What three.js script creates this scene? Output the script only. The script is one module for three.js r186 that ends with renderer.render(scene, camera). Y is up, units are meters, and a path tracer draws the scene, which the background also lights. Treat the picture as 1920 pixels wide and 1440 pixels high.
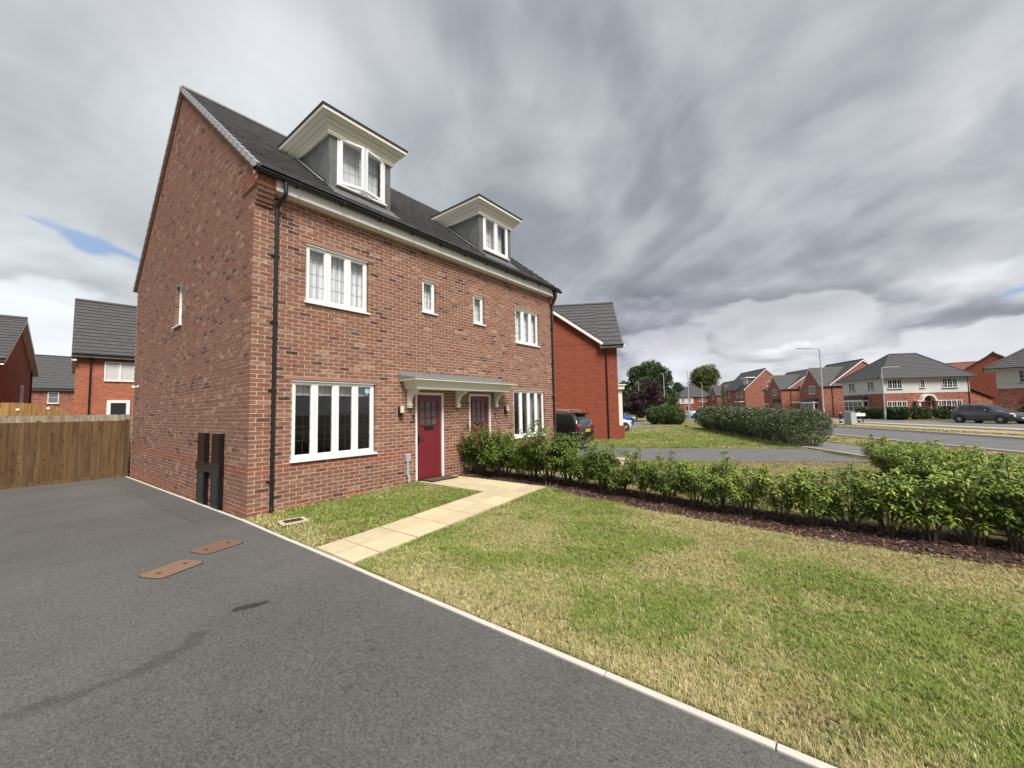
import * as THREE from 'three';
import { mergeGeometries } from 'three/addons/utils/BufferGeometryUtils.js';
import { RoundedBoxGeometry } from 'three/addons/geometries/RoundedBoxGeometry.js';
import { FontLoader } from 'three/addons/loaders/FontLoader.js';
import { TextGeometry } from 'three/addons/geometries/TextGeometry.js';

// ---------------------------------------------------------------- camera, sky, sun, exposure
const scene = new THREE.Scene();
const camera = new THREE.PerspectiveCamera(87.433, 4 / 3, 0.05, 600);
camera.position.set(-2.5206, 1.6889, 7.6557);
camera.quaternion.setFromRotationMatrix(new THREE.Matrix4().makeBasis(
  new THREE.Vector3(0.623957, -0.019334, 0.781219),
  new THREE.Vector3(-0.039386, 0.997645, 0.056148),
  new THREE.Vector3(-0.780465, -0.065803, 0.621727)));
const renderer = new THREE.WebGLRenderer({ antialias: true });
renderer.toneMapping = THREE.LinearToneMapping;
renderer.toneMappingExposure = 3.9;
renderer.shadowMap.enabled = true;
const SKY_LEVEL = 0.255;            // radiance of mid-grey cloud before exposure is this times its tone
const sun = new THREE.DirectionalLight(0xfff8ee, 1.5);
sun.position.set(-14, 48, 36);
sun.target.position.set(4, 0, 2);
sun.castShadow = true; sun.shadow.radius = 48; sun.shadow.mapSize.set(2048, 2048);
Object.assign(sun.shadow.camera, { left: -60, right: 90, top: 70, bottom: -70, near: 1, far: 220 });
scene.add(sun, sun.target);

// ---------------------------------------------------------------- small tools
function rng(s) { return () => { s |= 0; s = s + 0x6D2B79F5 | 0; let t = Math.imul(s ^ s >>> 15, 1 | s); t = t + Math.imul(t ^ t >>> 7, 61 | t) ^ t; return ((t ^ t >>> 14) >>> 0) / 4294967296; }; }
const V = (x, y, z) => new THREE.Vector3(x, y, z);
const clamp = (x, a = 0, b = 1) => Math.min(b, Math.max(a, x));
const sm = (a, b, x) => { const t = clamp((x - a) / (b - a)); return t * t * (3 - 2 * t); };
const lerp = (a, b, t) => a + (b - a) * t;
const PI = Math.PI;
function hash(x, y, s) { let h = Math.imul(x, 374761393) + Math.imul(y, 668265263) + Math.imul(s, 974634777); h = Math.imul(h ^ h >>> 13, 1274126177); return ((h ^ h >>> 16) >>> 0) / 4294967296; }
function vnoise(x, y, s = 0, per = 0) {
  const xi = Math.floor(x), yi = Math.floor(y), fx = x - xi, fy = y - yi;
  const u = fx * fx * fx * (fx * (fx * 6 - 15) + 10), v = fy * fy * fy * (fy * (fy * 6 - 15) + 10);
  let x0 = xi, x1 = xi + 1, y0 = yi, y1 = yi + 1;
  if (per) { x0 = ((x0 % per) + per) % per; x1 = ((x1 % per) + per) % per; y0 = ((y0 % per) + per) % per; y1 = ((y1 % per) + per) % per; }
  const a = hash(x0, y0, s), b = hash(x1, y0, s), c = hash(x0, y1, s), d = hash(x1, y1, s);
  return a + (b - a) * u + (c - a) * v + (a - b - c + d) * u * v;
}
function fbm(x, y, oct, s = 0, per = 0) { let a = 0.5, t = 0, n = 0; for (let i = 0; i < oct; i++) { t += a * vnoise(x, y, s + i * 17, per); n += a; x = x * 2 + (per ? 0 : 3.1); y = y * 2 + (per ? 0 : 7.7); per *= 2; a *= 0.5; } return t / n; }

// ---------------------------------------------------------------- the overcast sky, computed
{
  const W = 3072, H = 1536, data = new Float32Array(W * H * 4);
  // broad light and dark banks of cloud: direction, half-width in radians, strength
  const banks = [
    [0.235, 0.566, -0.791, 0.20, 0.16], [0.304, 0.623, -0.721, 0.13, 0.10], [0.026, 0.433, -0.901, 0.16, -0.06], [0.097, 0.588, -0.803, 0.14, -0.05],
    [0.618, 0.543, -0.569, 0.22, -0.10], [0.798, 0.361, -0.483, 0.16, -0.13], [0.871, 0.306, -0.385, 0.13, -0.10], [0.929, 0.203, -0.31, 0.09, -0.08],
    [0.852, 0.515, -0.099, 0.16, -0.03], [0.842, 0.491, 0.222, 0.16, 0.08], [0.722, 0.663, -0.2, 0.14, 0.02], [0.947, 0.32, -0.032, 0.12, -0.03],
    [0.949, 0.104, -0.296, 0.07, 0.10], [0.016, 0.2, -0.98, 0.22, 0.22], [0.05, 0.08, -0.99, 0.12, 0.12], [0.982, 0.122, 0.141, 0.22, 0.06],
  ].map(([x, y, z, r, a]) => { const l = Math.hypot(x, y, z); return [x / l, y / l, z / l, r, a]; });
  for (let row = 0; row < H; row++) {
    const el = ((row + 0.5) / H - 0.5) * PI, y = Math.sin(el), ce = Math.cos(el);
    for (let col = 0; col < W; col++) {
      const i = (row * W + col) * 4; data[i + 3] = 1;
      if (y < -0.02) { data[i] = 0.30 * SKY_LEVEL * 2; data[i + 1] = 0.31 * SKY_LEVEL * 2; data[i + 2] = 0.32 * SKY_LEVEL * 2; continue; }
      const az = ((col + 0.5) / W - 0.5) * 2 * PI, x = Math.cos(az) * ce, z = Math.sin(az) * ce;
      // cloud deck seen in perspective, banks drawn out a little along the direction (0.77, -0.64)
      const q = 1 / (Math.max(y, 0) + 0.30), px = x * q, pz = z * q;
      const a = px * 0.77 - pz * 0.64, b = px * 0.64 + pz * 0.77;
      const w1 = fbm(a * 0.8 + 11, b * 0.8 + 4, 4, 3) - 0.5, w2 = fbm(a * 0.8 - 7, b * 0.8 + 9, 4, 41) - 0.5;
      const big = fbm(a * 0.75 + w1 * 1.3 + 2.3, b * 1.15 + w2 * 1.4 + 5.1, 6, 7);
      const deck = (da, db) => fbm((a + da) * 1.5 + w2 * 2.2 + 1.1, (b + db) * 2.1 + w1 * 2.2 - 3.3, 7, 23);
      const mid = deck(0, 0), lit = mid - deck(-0.10, 0.07);
      const fine = fbm(a * 4.2 + w1 * 4, b * 5.2 + w2 * 4, 5, 61);
      let v = 0.455 + (big - 0.5) * 0.42 + (mid - 0.5) * 0.34 + lit * 0.50 + (fine - 0.5) * 0.17;
      // towards the horizon: broken cumulus, bright above, flat and grey below
      const low = 1 - sm(0.06, 0.38, y);
      const hp = (e) => fbm(az * 4.6 + w1 * 1.2 + 5, (el + e) * 11 + w2 * 1.0, 7, 91), heap = hp(0), edge = heap - hp(0.03), heap2 = fbm(az * 22 + 3, el * 50, 5, 131), body = sm(0.44, 0.55, heap + (heap2 - 0.5) * 0.12);
      v = lerp(v, lerp(0.80, 0.52 + edge * 1.9 + (mid - 0.5) * 0.3, body) + (heap2 - 0.5) * 0.16 + (big - 0.5) * 0.16, low * 0.82);
      for (const k of banks) { const d = (1 - (x * k[0] + y * k[1] + z * k[2])) * 2 / (k[3] * k[3]); if (d < 9) v += k[4] * Math.exp(-d * 1.2) * (0.55 + 0.9 * mid); }
      v = v < 0.36 ? 0.36 - (0.36 - v) * 0.5 : v; v = clamp(v, 0.16, 0.98);
      // small rents of blue
      let blue = 0;
      const seg = (ax, ay, az_, bx, by, bz, wdt) => { const dx = bx - ax, dy = by - ay, dz = bz - az_; const t = clamp(((x - ax) * dx + (y - ay) * dy + (z - az_) * dz) / (dx * dx + dy * dy + dz * dz)); const d = Math.hypot(x - ax - dx * t, y - ay - dy * t, z - az_ - dz * t); return sm(1, 0.1, d / (wdt * Math.sin(PI * clamp(t, 0.06, 0.9))) + (fine - 0.5) * 2.2 + (heap2 - 0.5) * 1.6); };
      if (x < 0.25 && z < 0) blue = 0.75 * seg(-0.02, 0.318, -0.950, 0.15, 0.277, -0.950, 0.016);
      if (z > -0.25 && x > 0.5) blue = Math.max(blue, 0.7 * seg(0.965, 0.163, 0.204, 0.945, 0.174, 0.27, 0.013));
      const tint = sm(0.25, 0.70, v), hue = (fbm(a * 0.9 + 40, b * 0.9, 3, 77) - 0.5) * 0.22;
      let r = v * lerp(0.93, 0.975, tint) * (1 + hue * 0.36), g = v * lerp(0.985, 1.0, tint) * (1 - hue * 0.22), bl = v * lerp(1.13, 1.07, tint) * (1 + hue * 0.25);
      r = lerp(r, 0.26, blue); g = lerp(g, 0.42, blue); bl = lerp(bl, 0.74, blue);
      data[i] = r * SKY_LEVEL * 1.02; data[i + 1] = g * SKY_LEVEL * 1.02; data[i + 2] = bl * SKY_LEVEL * 1.02;
    }
  }
  const t = new THREE.DataTexture(data, W, H, THREE.RGBAFormat, THREE.FloatType);
  t.mapping = THREE.EquirectangularReflectionMapping; t.magFilter = THREE.LinearFilter; t.minFilter = THREE.LinearFilter; t.needsUpdate = true;
  scene.background = t; scene.environment = t;
}

// ---------------------------------------------------------------- textures
function tex(w, h, fn, { srgb = false, rx = 1, ry = 1 } = {}) {   // fn(u, v, x, y) -> [r, g, b] in 0..1
  const d = new Uint8Array(w * h * 4);
  for (let y = 0; y < h; y++) for (let x = 0; x < w; x++) { const c = fn(x / w, y / h, x, y), i = (y * w + x) * 4; d[i] = clamp(c[0]) * 255; d[i + 1] = clamp(c[1]) * 255; d[i + 2] = clamp(c[2]) * 255; d[i + 3] = 255; }
  const t = new THREE.DataTexture(d, w, h); t.wrapS = t.wrapT = THREE.RepeatWrapping; t.magFilter = THREE.LinearFilter; t.minFilter = THREE.LinearMipmapLinearFilter; t.generateMipmaps = true; t.repeat.set(rx, ry); t.needsUpdate = true;
  if (srgb) t.colorSpace = THREE.SRGBColorSpace; return t;
}
const gray = (v) => [v, v, v];
// uv of everything is in metres; repeat = 1 / size of the tile in metres
const T = {};
T.brick = tex(512, 512, (u, v, x, y) => { const s = fbm(u * 10, v * 42, 4, 5, 0), n = fbm(u * 48, v * 48, 3, 9, 0), g = hash(x, y, 3); return gray(0.60 + (s - 0.5) * 0.55 + (n - 0.5) * 0.4 + (g - 0.5) * 0.16); }, { rx: 1.4, ry: 1.4 });
T.brickDark = tex(512, 512, (u, v) => { const s = fbm(u * 12, v * 34, 5, 15), m = sm(0.44, 0.56, fbm(u * 9, v * 20, 4, 33)); return [lerp(0.32, 0.74, m) + (s - 0.5) * 0.3, lerp(0.31, 0.62, m) + (s - 0.5) * 0.3, lerp(0.33, 0.6, m) + (s - 0.5) * 0.3]; }, { rx: 1.3, ry: 1.3 });
T.brickPale = tex(512, 512, (u, v) => { const w = fbm(u * 7, v * 7, 4, 51), m = sm(0.50, 0.60, fbm(u * 9 + w * 3, v * 30 + w * 6, 4, 71)); return [lerp(0.62, 0.98, m), lerp(0.60, 0.98, m), lerp(0.58, 0.96, m)]; }, { rx: 1.3, ry: 1.3 });
T.mortar = tex(256, 256, (u, v, x, y) => gray(0.85 + (fbm(u * 24, v * 24, 3, 8) - 0.5) * 0.25 + (hash(x, y, 4) - 0.5) * 0.14), { rx: 2, ry: 2 });
T.grain = tex(512, 512, (u, v, x, y) => gray(0.5 + (fbm(u * 128, v * 128, 2, 12, 128) - 0.5) * 0.9 + (hash(x, y, 7) - 0.5) * 0.5), { rx: 1 / 0.9, ry: 1 / 0.9 });
T.tarmac = tex(1024, 1024, (u, v, x, y) => { const n = fbm(u * 8, v * 8, 5, 19, 8), s = hash(x >> 1, y >> 1, 5), f = hash(x, y, 6); let k = 0.60 + (n - 0.5) * 0.25 + (s - 0.5) * 0.26 + (f - 0.5) * 0.20; if (hash(x >> 1, y >> 1, 8) > 0.985) k += 0.22; return [k, k * 0.985, k * 0.965]; }, { rx: 1 / 3, ry: 1 / 3 });
T.slab = tex(512, 512, (u, v, x, y) => { const n = fbm(u * 6, v * 6, 5, 29, 6), g = hash(x, y, 2), st = sm(0.63, 0.72, fbm(u * 5, v * 5, 4, 37, 5)); const k = 0.84 + (n - 0.5) * 0.22 + (g - 0.5) * 0.14; return [k - st * 0.06, k - st * 0.06, k - st * 0.04]; }, { rx: 0.7, ry: 0.7 });
T.wood = tex(512, 1024, (u, v, x, y) => { const w = fbm(u * 4, v * 2, 3, 43) * 3, k1 = fbm(u * 46 + w, v * 2.2, 4, 47), k2 = fbm(u * 9, v * 1.1 + w, 3, 53); const kn = fbm(u * 22 + k1, v * 16 + k2, 2, 59), knot = sm(0.76, 0.86, kn); const k = 0.70 + (k1 - 0.5) * 0.6 + (k2 - 0.5) * 0.5 - knot * 0.38; return [k, k * 0.98, k * 0.95]; }, { rx: 1 / 1.3, ry: 1 / 2.4 });
T.tile = tex(256, 256, (u, v, x, y) => gray(0.74 + (fbm(u * 8, v * 8, 5, 63, 8) - 0.5) * 0.5 + (hash(x, y, 9) - 0.5) * 0.10), { rx: 0.9, ry: 0.9 });
T.soil = tex(1024, 1024, (u, v, x, y) => { const n = fbm(u * 14, v * 14, 5, 73, 14), s = fbm(u * 120, v * 120, 2, 79, 120), d = sm(0.42, 0.64, fbm(u * 5, v * 5, 4, 83, 5)); const k = 0.62 + (n - 0.5) * 0.5 + (s - 0.5) * 0.7; return [lerp(0.44, 0.84, d) * k, lerp(0.50, 0.72, d) * k, lerp(0.20, 0.42, d) * k]; }, { rx: 1 / 2.6, ry: 1 / 2.6, srgb: true });
T.mulch = tex(512, 512, (u, v, x, y) => { const n = fbm(u * 30, v * 30, 4, 87, 30), m = fbm(u * 9, v * 9, 3, 89, 9); const k = 0.28 + (n - 0.5) * 0.5; return [k * 1.05, k * 0.72 + m * 0.02, k * 0.55]; }, { rx: 1, ry: 1, srgb: true });
T.render = tex(256, 256, (u, v, x, y) => gray(0.92 + (fbm(u * 20, v * 20, 3, 97, 20) - 0.5) * 0.12), { rx: 0.6, ry: 0.6 });
// brickwork too far off to count: courses 75 mm, stretchers 225 mm
function farBrick(seed, tone, dark, mortar, spread) {
  const cw = 40, ch = 16, nx = 12, ny = 24;   // 2.7 m x 1.8 m
  return tex(cw * nx, ch * ny, (u, v, x, y) => {
    const r = Math.floor(y / ch), xs = (x + (r % 2) * cw / 2) % (cw * nx), c = Math.floor(xs / cw), bx = xs % cw, by = y % ch;
    if (bx < 2 || by < 2) return mortar;
    const h = hash(c, r, seed), h2 = hash(c, r, seed + 1), n = (fbm(u * 90, v * 60, 3, seed) - 0.5) * 0.12;
    if (h > 1 - dark) return [tone[0] * 0.52 + n, tone[1] * 0.52 + n, tone[2] * 0.58 + n];
    const k = 1 + (h2 - 0.5) * spread;
    return [tone[0] * k + n, tone[1] * k * (0.97 + h * 0.06) + n, tone[2] * k + n];
  }, { rx: 1 / 2.7, ry: 1 / 1.8, srgb: true });
}
T.redBrick = farBrick(201, [0.52, 0.245, 0.165], 0, [0.58, 0.38, 0.30], 0.18);
T.orangeBrick = farBrick(211, [0.62, 0.36, 0.26], 0, [0.66, 0.50, 0.42], 0.16);
T.mixBrick = farBrick(221, [0.56, 0.335, 0.27], 0.08, [0.66, 0.52, 0.45], 0.34);
T.sideBrick = farBrick(231, [0.54, 0.38, 0.32], 0.06, [0.74, 0.62, 0.55], 0.28);

// ---------------------------------------------------------------- materials
const lin = (r, g, b) => new THREE.Color().setRGB(r, g, b);
function mat(c, roughness = 0.8, o = {}) { return new THREE.MeshStandardMaterial({ color: Array.isArray(c) ? lin(...c) : c, roughness, metalness: 0, side: THREE.DoubleSide, ...o }); }
const vcol = (roughness, o = {}) => mat([1, 1, 1], roughness, { vertexColors: true, ...o });
const M = {
  mortar: mat([0.68, 0.52, 0.42], 0.95, { map: T.mortar }),
  upvc: mat([0.80, 0.80, 0.80], 0.35), white: mat([0.76, 0.75, 0.71], 0.5), cream: mat([0.76, 0.74, 0.65], 0.5), beige: mat([0.60, 0.58, 0.48], 0.55),
  black: mat([0.012, 0.012, 0.013], 0.35), blackMatt: mat([0.02, 0.02, 0.02], 0.6), lead: mat([0.155, 0.165, 0.16], 0.55, { map: T.tile }), leadFlash: mat([0.20, 0.21, 0.21], 0.5),
  door: mat([0.165, 0.020, 0.027], 0.38), leadBar: mat([0.03, 0.03, 0.032], 0.5),
  glass: new THREE.MeshPhysicalMaterial({ color: 0xffffff, roughness: 0.0, transmission: 1, thickness: 0, ior: 1.6, side: THREE.DoubleSide }),
  farGlass: mat([0.03, 0.035, 0.04], 0.06), farPane: mat([0.16, 0.17, 0.18], 0.1), obscure: mat([0.10, 0.10, 0.10], 0.12),
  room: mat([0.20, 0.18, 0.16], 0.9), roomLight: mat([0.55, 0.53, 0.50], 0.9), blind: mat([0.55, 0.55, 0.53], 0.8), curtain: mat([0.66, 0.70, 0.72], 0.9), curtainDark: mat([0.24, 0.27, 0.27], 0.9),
  lintel: mat([0.36, 0.205, 0.145], 0.85, { map: T.mortar }), verge: mat([0.36, 0.37, 0.37], 0.7), felt: mat([0.03, 0.03, 0.033], 0.6), darkBoard: mat([0.05, 0.05, 0.052], 0.6), underCloak: mat([0.30, 0.13, 0.07], 0.8),
  tileA: mat([0.225, 0.222, 0.228], 0.62, { map: T.tile }), tileB: mat([0.205, 0.205, 0.21], 0.62, { map: T.tile }), tileC: mat([0.245, 0.24, 0.242], 0.64, { map: T.tile }), farTile: mat([0.085, 0.088, 0.09], 0.7, { map: T.tile }), farRedTile: mat([0.28, 0.10, 0.065], 0.8, { map: T.tile }),
  kerb: mat([0.62, 0.59, 0.53], 0.9, { map: T.slab }), steel: mat([0.42, 0.44, 0.45], 0.5, { metalness: 0.4 }), galv: mat([0.36, 0.40, 0.43], 0.5), greyPlastic: mat([0.36, 0.40, 0.42], 0.5),
  redBrick: mat([1, 1, 1], 0.9, { map: T.redBrick, bumpMap: T.redBrick, bumpScale: 0.006 }), orangeBrick: mat([1, 1, 1], 0.9, { map: T.orangeBrick }), mixBrick: mat([1, 1, 1], 0.9, { map: T.mixBrick }), sideBrick: mat([1, 1, 1], 0.9, { map: T.sideBrick }),
  render: mat([0.62, 0.61, 0.58], 0.9, { map: T.render }),
  tarmac: mat([0.150, 0.147, 0.144], 0.93, { map: T.tarmac, bumpMap: T.grain, bumpScale: 0.006 }), road: mat([0.20, 0.205, 0.21], 0.92, { map: T.tarmac }), footway: mat([0.26, 0.26, 0.26], 0.92, { map: T.tarmac }),
  soil: mat([0.60, 0.60, 0.60], 1, { map: T.soil, bumpMap: T.soil, bumpScale: 0.02 }), mulch: mat([0.55, 0.55, 0.55], 1, { map: T.mulch, bumpMap: T.mulch, bumpScale: 0.03 }), dryVerge: mat([0.46, 0.39, 0.25], 1, { map: T.mortar }),
  bark: mat([0.10, 0.075, 0.05], 0.9), leaf: vcol(0.55), grass: mat([1, 1, 1], 0.7), tyre: mat([0.012, 0.012, 0.012], 0.8), alloy: mat([0.45, 0.46, 0.47], 0.3, { metalness: 0.7 }),
};

// ---------------------------------------------------------------- geometry collector
class GB {
  constructor() { this.p = []; this.n = []; this.u = []; this.c = []; this.groups = []; this.tint = [1, 1, 1]; this.uo = [0, 0]; }
  tri(a, b, c, ua, ub, uc, nn) {
    const n = nn || V(0, 0, 0).crossVectors(V(b[0] - a[0], b[1] - a[1], b[2] - a[2]), V(c[0] - a[0], c[1] - a[1], c[2] - a[2])).normalize();
    for (const v of [a, b, c]) { this.p.push(v[0], v[1], v[2]); this.n.push(n.x, n.y, n.z); this.c.push(...this.tint); }
    this.u.push(ua[0] + this.uo[0], ua[1] + this.uo[1], ub[0] + this.uo[0], ub[1] + this.uo[1], uc[0] + this.uo[0], uc[1] + this.uo[1]);
    return this;
  }
  quad(a, b, c, d) {   // anticlockwise from outside; uv in metres
    const w = Math.hypot(b[0] - a[0], b[1] - a[1], b[2] - a[2]), h = Math.hypot(d[0] - a[0], d[1] - a[1], d[2] - a[2]), w2 = Math.hypot(c[0] - d[0], c[1] - d[1], c[2] - d[2]);
    this.tri(a, b, c, [0, 0], [w, 0], [w2, h]); this.tri(a, c, d, [0, 0], [w2, h], [0, h]); return this;
  }
  poly(pts) { for (let i = 1; i < pts.length - 1; i++) this.tri(pts[0], pts[i], pts[i + 1], [pts[0][3] || 0, pts[0][4] || 0], [pts[i][3] || 0, pts[i][4] || 0], [pts[i + 1][3] || 0, pts[i + 1][4] || 0]); return this; }
  box(x0, x1, y0, y1, z0, z1) {
    this.quad([x0, y0, z1], [x1, y0, z1], [x1, y1, z1], [x0, y1, z1]); this.quad([x1, y0, z0], [x0, y0, z0], [x0, y1, z0], [x1, y1, z0]);
    this.quad([x0, y0, z0], [x0, y0, z1], [x0, y1, z1], [x0, y1, z0]); this.quad([x1, y0, z1], [x1, y0, z0], [x1, y1, z0], [x1, y1, z1]);
    this.quad([x0, y1, z1], [x1, y1, z1], [x1, y1, z0], [x0, y1, z0]); this.quad([x0, y0, z0], [x1, y0, z0], [x1, y0, z1], [x0, y0, z1]); return this;
  }
  ring(x0, x1, y0, y1, t, z0, z1) { this.box(x0, x1, y0, y0 + t, z0, z1); this.box(x0, x1, y1 - t, y1, z0, z1); this.box(x0, x0 + t, y0 + t, y1 - t, z0, z1); this.box(x1 - t, x1, y0 + t, y1 - t, z0, z1); return this; }
  prism(pts, z0, z1) {   // convex polygon in x,y, anticlockwise, from z0 to z1
    this.poly(pts.map(([x, y]) => [x, y, z1, x, y])); this.poly(pts.slice().reverse().map(([x, y]) => [x, y, z0, -x, y]));
    for (let i = 0; i < pts.length; i++) { const a = pts[i], b = pts[(i + 1) % pts.length]; this.quad([a[0], a[1], z0], [b[0], b[1], z0], [b[0], b[1], z1], [a[0], a[1], z1]); } return this;
  }
  add(g, m, keepUv = true) {
    const q = g.index ? g.toNonIndexed() : g.clone(); if (m) q.applyMatrix4(m);
    const P = q.attributes.position.array, N = q.attributes.normal.array, U = q.attributes.uv ? q.attributes.uv.array : null;
    for (let i = 0; i < P.length; i++) { this.p.push(P[i]); this.n.push(N[i]); }
    for (let i = 0; i < P.length / 3; i++) { this.u.push(U ? U[2 * i] + this.uo[0] : 0, U ? U[2 * i + 1] + this.uo[1] : 0); this.c.push(...this.tint); } return this;
  }
  tube(pts, r, seg = 8, steps = 0, r2) {   // round bar along points, tapering to r2
    const cv = pts.length > 2 ? new THREE.CatmullRomCurve3(pts.map((p) => V(...p))) : new THREE.LineCurve3(V(...pts[0]), V(...pts[1]));
    const g = new THREE.TubeGeometry(cv, steps || (pts.length > 2 ? pts.length * 5 : 1), r, seg, false);
    if (r2 !== undefined) { const P = g.attributes.position, n = (steps || (pts.length > 2 ? pts.length * 5 : 1)); for (let i = 0; i <= n; i++) { const c = cv.getPointAt(i / n), k = lerp(1, r2 / r, i / n); for (let j = 0; j <= seg; j++) { const q = i * (seg + 1) + j; P.setXYZ(q, c.x + (P.getX(q) - c.x) * k, c.y + (P.getY(q) - c.y) * k, c.z + (P.getZ(q) - c.z) * k); } } }
    return this.add(g);
  }
  cyl(x, y, z, r0, r1, h, seg = 16, axis = 'y') { const g = new THREE.CylinderGeometry(r1, r0, h, seg); const m = new THREE.Matrix4(); if (axis === 'z') m.makeRotationX(PI / 2); if (axis === 'x') m.makeRotationZ(-PI / 2); m.setPosition(x, y, z); return this.add(g, m); }
  group(i) { this.groups.push([this.p.length / 3, i]); return this; }
  geo() {
    const g = new THREE.BufferGeometry(); g.setAttribute('position', new THREE.Float32BufferAttribute(this.p, 3)); g.setAttribute('normal', new THREE.Float32BufferAttribute(this.n, 3)); g.setAttribute('uv', new THREE.Float32BufferAttribute(this.u, 2)); g.setAttribute('color', new THREE.Float32BufferAttribute(this.c, 3));
    if (this.groups.length) { const n = this.p.length / 3; this.groups.forEach(([s, i], k) => g.addGroup(s, (k + 1 < this.groups.length ? this.groups[k + 1][0] : n) - s, i)); }
    return g;
  }
  build(name, m, parent) { return put(new THREE.Mesh(this.geo(), m), name, parent); }
}
const used = new Map();
function numbered(n) { const k = used.get(n) || 0; used.set(n, k + 1); return k ? `${n}_${String(k).padStart(3, '0')}` : n; }
function put(o, name, parent) { o.name = parent ? name : numbered(name); o.castShadow = o.receiveShadow = true; (parent || scene).add(o); return o; }
function thing(name, label, category, [x, y, z] = [0, 0, 0], turn = 0, group) { const o = new THREE.Group(); o.position.set(x, y, z); o.rotation.y = turn; put(o, name); return tag(o, label, category, group); }
function tag(o, label, category, group) { Object.assign(o.userData, { label, category }); if (group) o.userData.group = group; return o; }
function struct(o) { o.userData.kind = 'structure'; return o; }
function stuff(o) { o.userData.kind = 'stuff'; return o; }
function copy(o, pos, turn, scale, label, group) { const c = o.clone(); c.name = numbered(o.name.replace(/_\d{3}$/, '')); c.userData = { ...o.userData }; scene.add(c); c.position.set(...pos); c.rotation.y = turn; if (scale) c.scale.set(...(Array.isArray(scale) ? scale : [scale, scale, scale])); if (label) c.userData.label = label; if (group) c.userData.group = group; return c; }

// ---------------------------------------------------------------- lie of the land
function hgt(x, z) {
  const drop = 0.018 * clamp(z, -11, 0) * (1 - sm(6, 9, x));
  return (x < 0 ? 0 : 0.055 * sm(0, 4, x) * (1 - sm(9, 20, x))) + drop;
}
// street across the way: s along the road, t across it (t = 0 the near kerb), turned 30 degrees from our house
const RX = Math.cos(PI / 6), RZ = -Math.sin(PI / 6), ROAD = PI / 6;
const st = (s, t) => [23.5 + RX * s - RZ * t, 8.6 + RZ * s + RX * t];

// ================================================================ ground
{
  // one sheet to the horizon, finer near the camera
  const xs = [-400, -200, -100, -60, -30, -18, -12]; for (let x = -9; x <= 14; x += 0.5) xs.push(x); for (const x of [16, 20, 26, 34, 46, 60, 80, 110, 160, 230, 330, 450]) xs.push(x);
  const zs = [-450, -250, -150, -90, -60, -40, -28, -20, -16]; for (let z = -13; z <= 14; z += 0.5) zs.push(z); for (const z of [17, 22, 30, 45, 70, 110, 180, 300, 450]) zs.push(z);
  const g = new GB();
  for (let i = 0; i < xs.length - 1; i++) for (let j = 0; j < zs.length - 1; j++) {
    const q = (x, z) => [x, hgt(x, z) - 0.012, z, x, -z];
    const a = q(xs[i], zs[j + 1]), b = q(xs[i + 1], zs[j + 1]), c = q(xs[i + 1], zs[j]), d = q(xs[i], zs[j]);
    g.tri(a, b, c, a.slice(3), b.slice(3), c.slice(3)); g.tri(a, c, d, a.slice(3), c.slice(3), d.slice(3));
  }
  struct(g.build('ground', M.soil));
}
// sheet over a convex or star-shaped outline in x,z laid on the land, dy above it
function sheet(name, m, outline, dy, step = 1) {
  const xs = outline.map((p) => p[0]), zs = outline.map((p) => p[1]);
  const sh = new THREE.Shape(outline.map(([x, z]) => new THREE.Vector2(x, -z)));
  let g = new THREE.ShapeGeometry(sh);
  // refine so that it follows the land
  let tris = []; const P = g.attributes.position, I = g.index.array;
  for (let i = 0; i < I.length; i += 3) tris.push([0, 1, 2].map((k) => [P.getX(I[i + k]), -P.getY(I[i + k])]));
  for (let pass = 0; pass < 7; pass++) { const out = []; for (const t of tris) { const L = [0, 1, 2].map((k) => Math.hypot(t[k][0] - t[(k + 1) % 3][0], t[k][1] - t[(k + 1) % 3][1])), m_ = L.indexOf(Math.max(...L)); if (L[m_] < step) { out.push(t); continue; } const a = t[m_], b = t[(m_ + 1) % 3], c = t[(m_ + 2) % 3], q = [(a[0] + b[0]) / 2, (a[1] + b[1]) / 2]; out.push([a, q, c], [q, b, c]); } tris = out; }
  const gb = new GB();
  for (const t of tris) { const [a, b, c] = t.map(([x, z]) => [x, hgt(x, z) + dy, z]); gb.tri(a, b, c, ...t.map(([x, z]) => [x, -z])); }
  return struct(gb.build(name, m));
}
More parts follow.
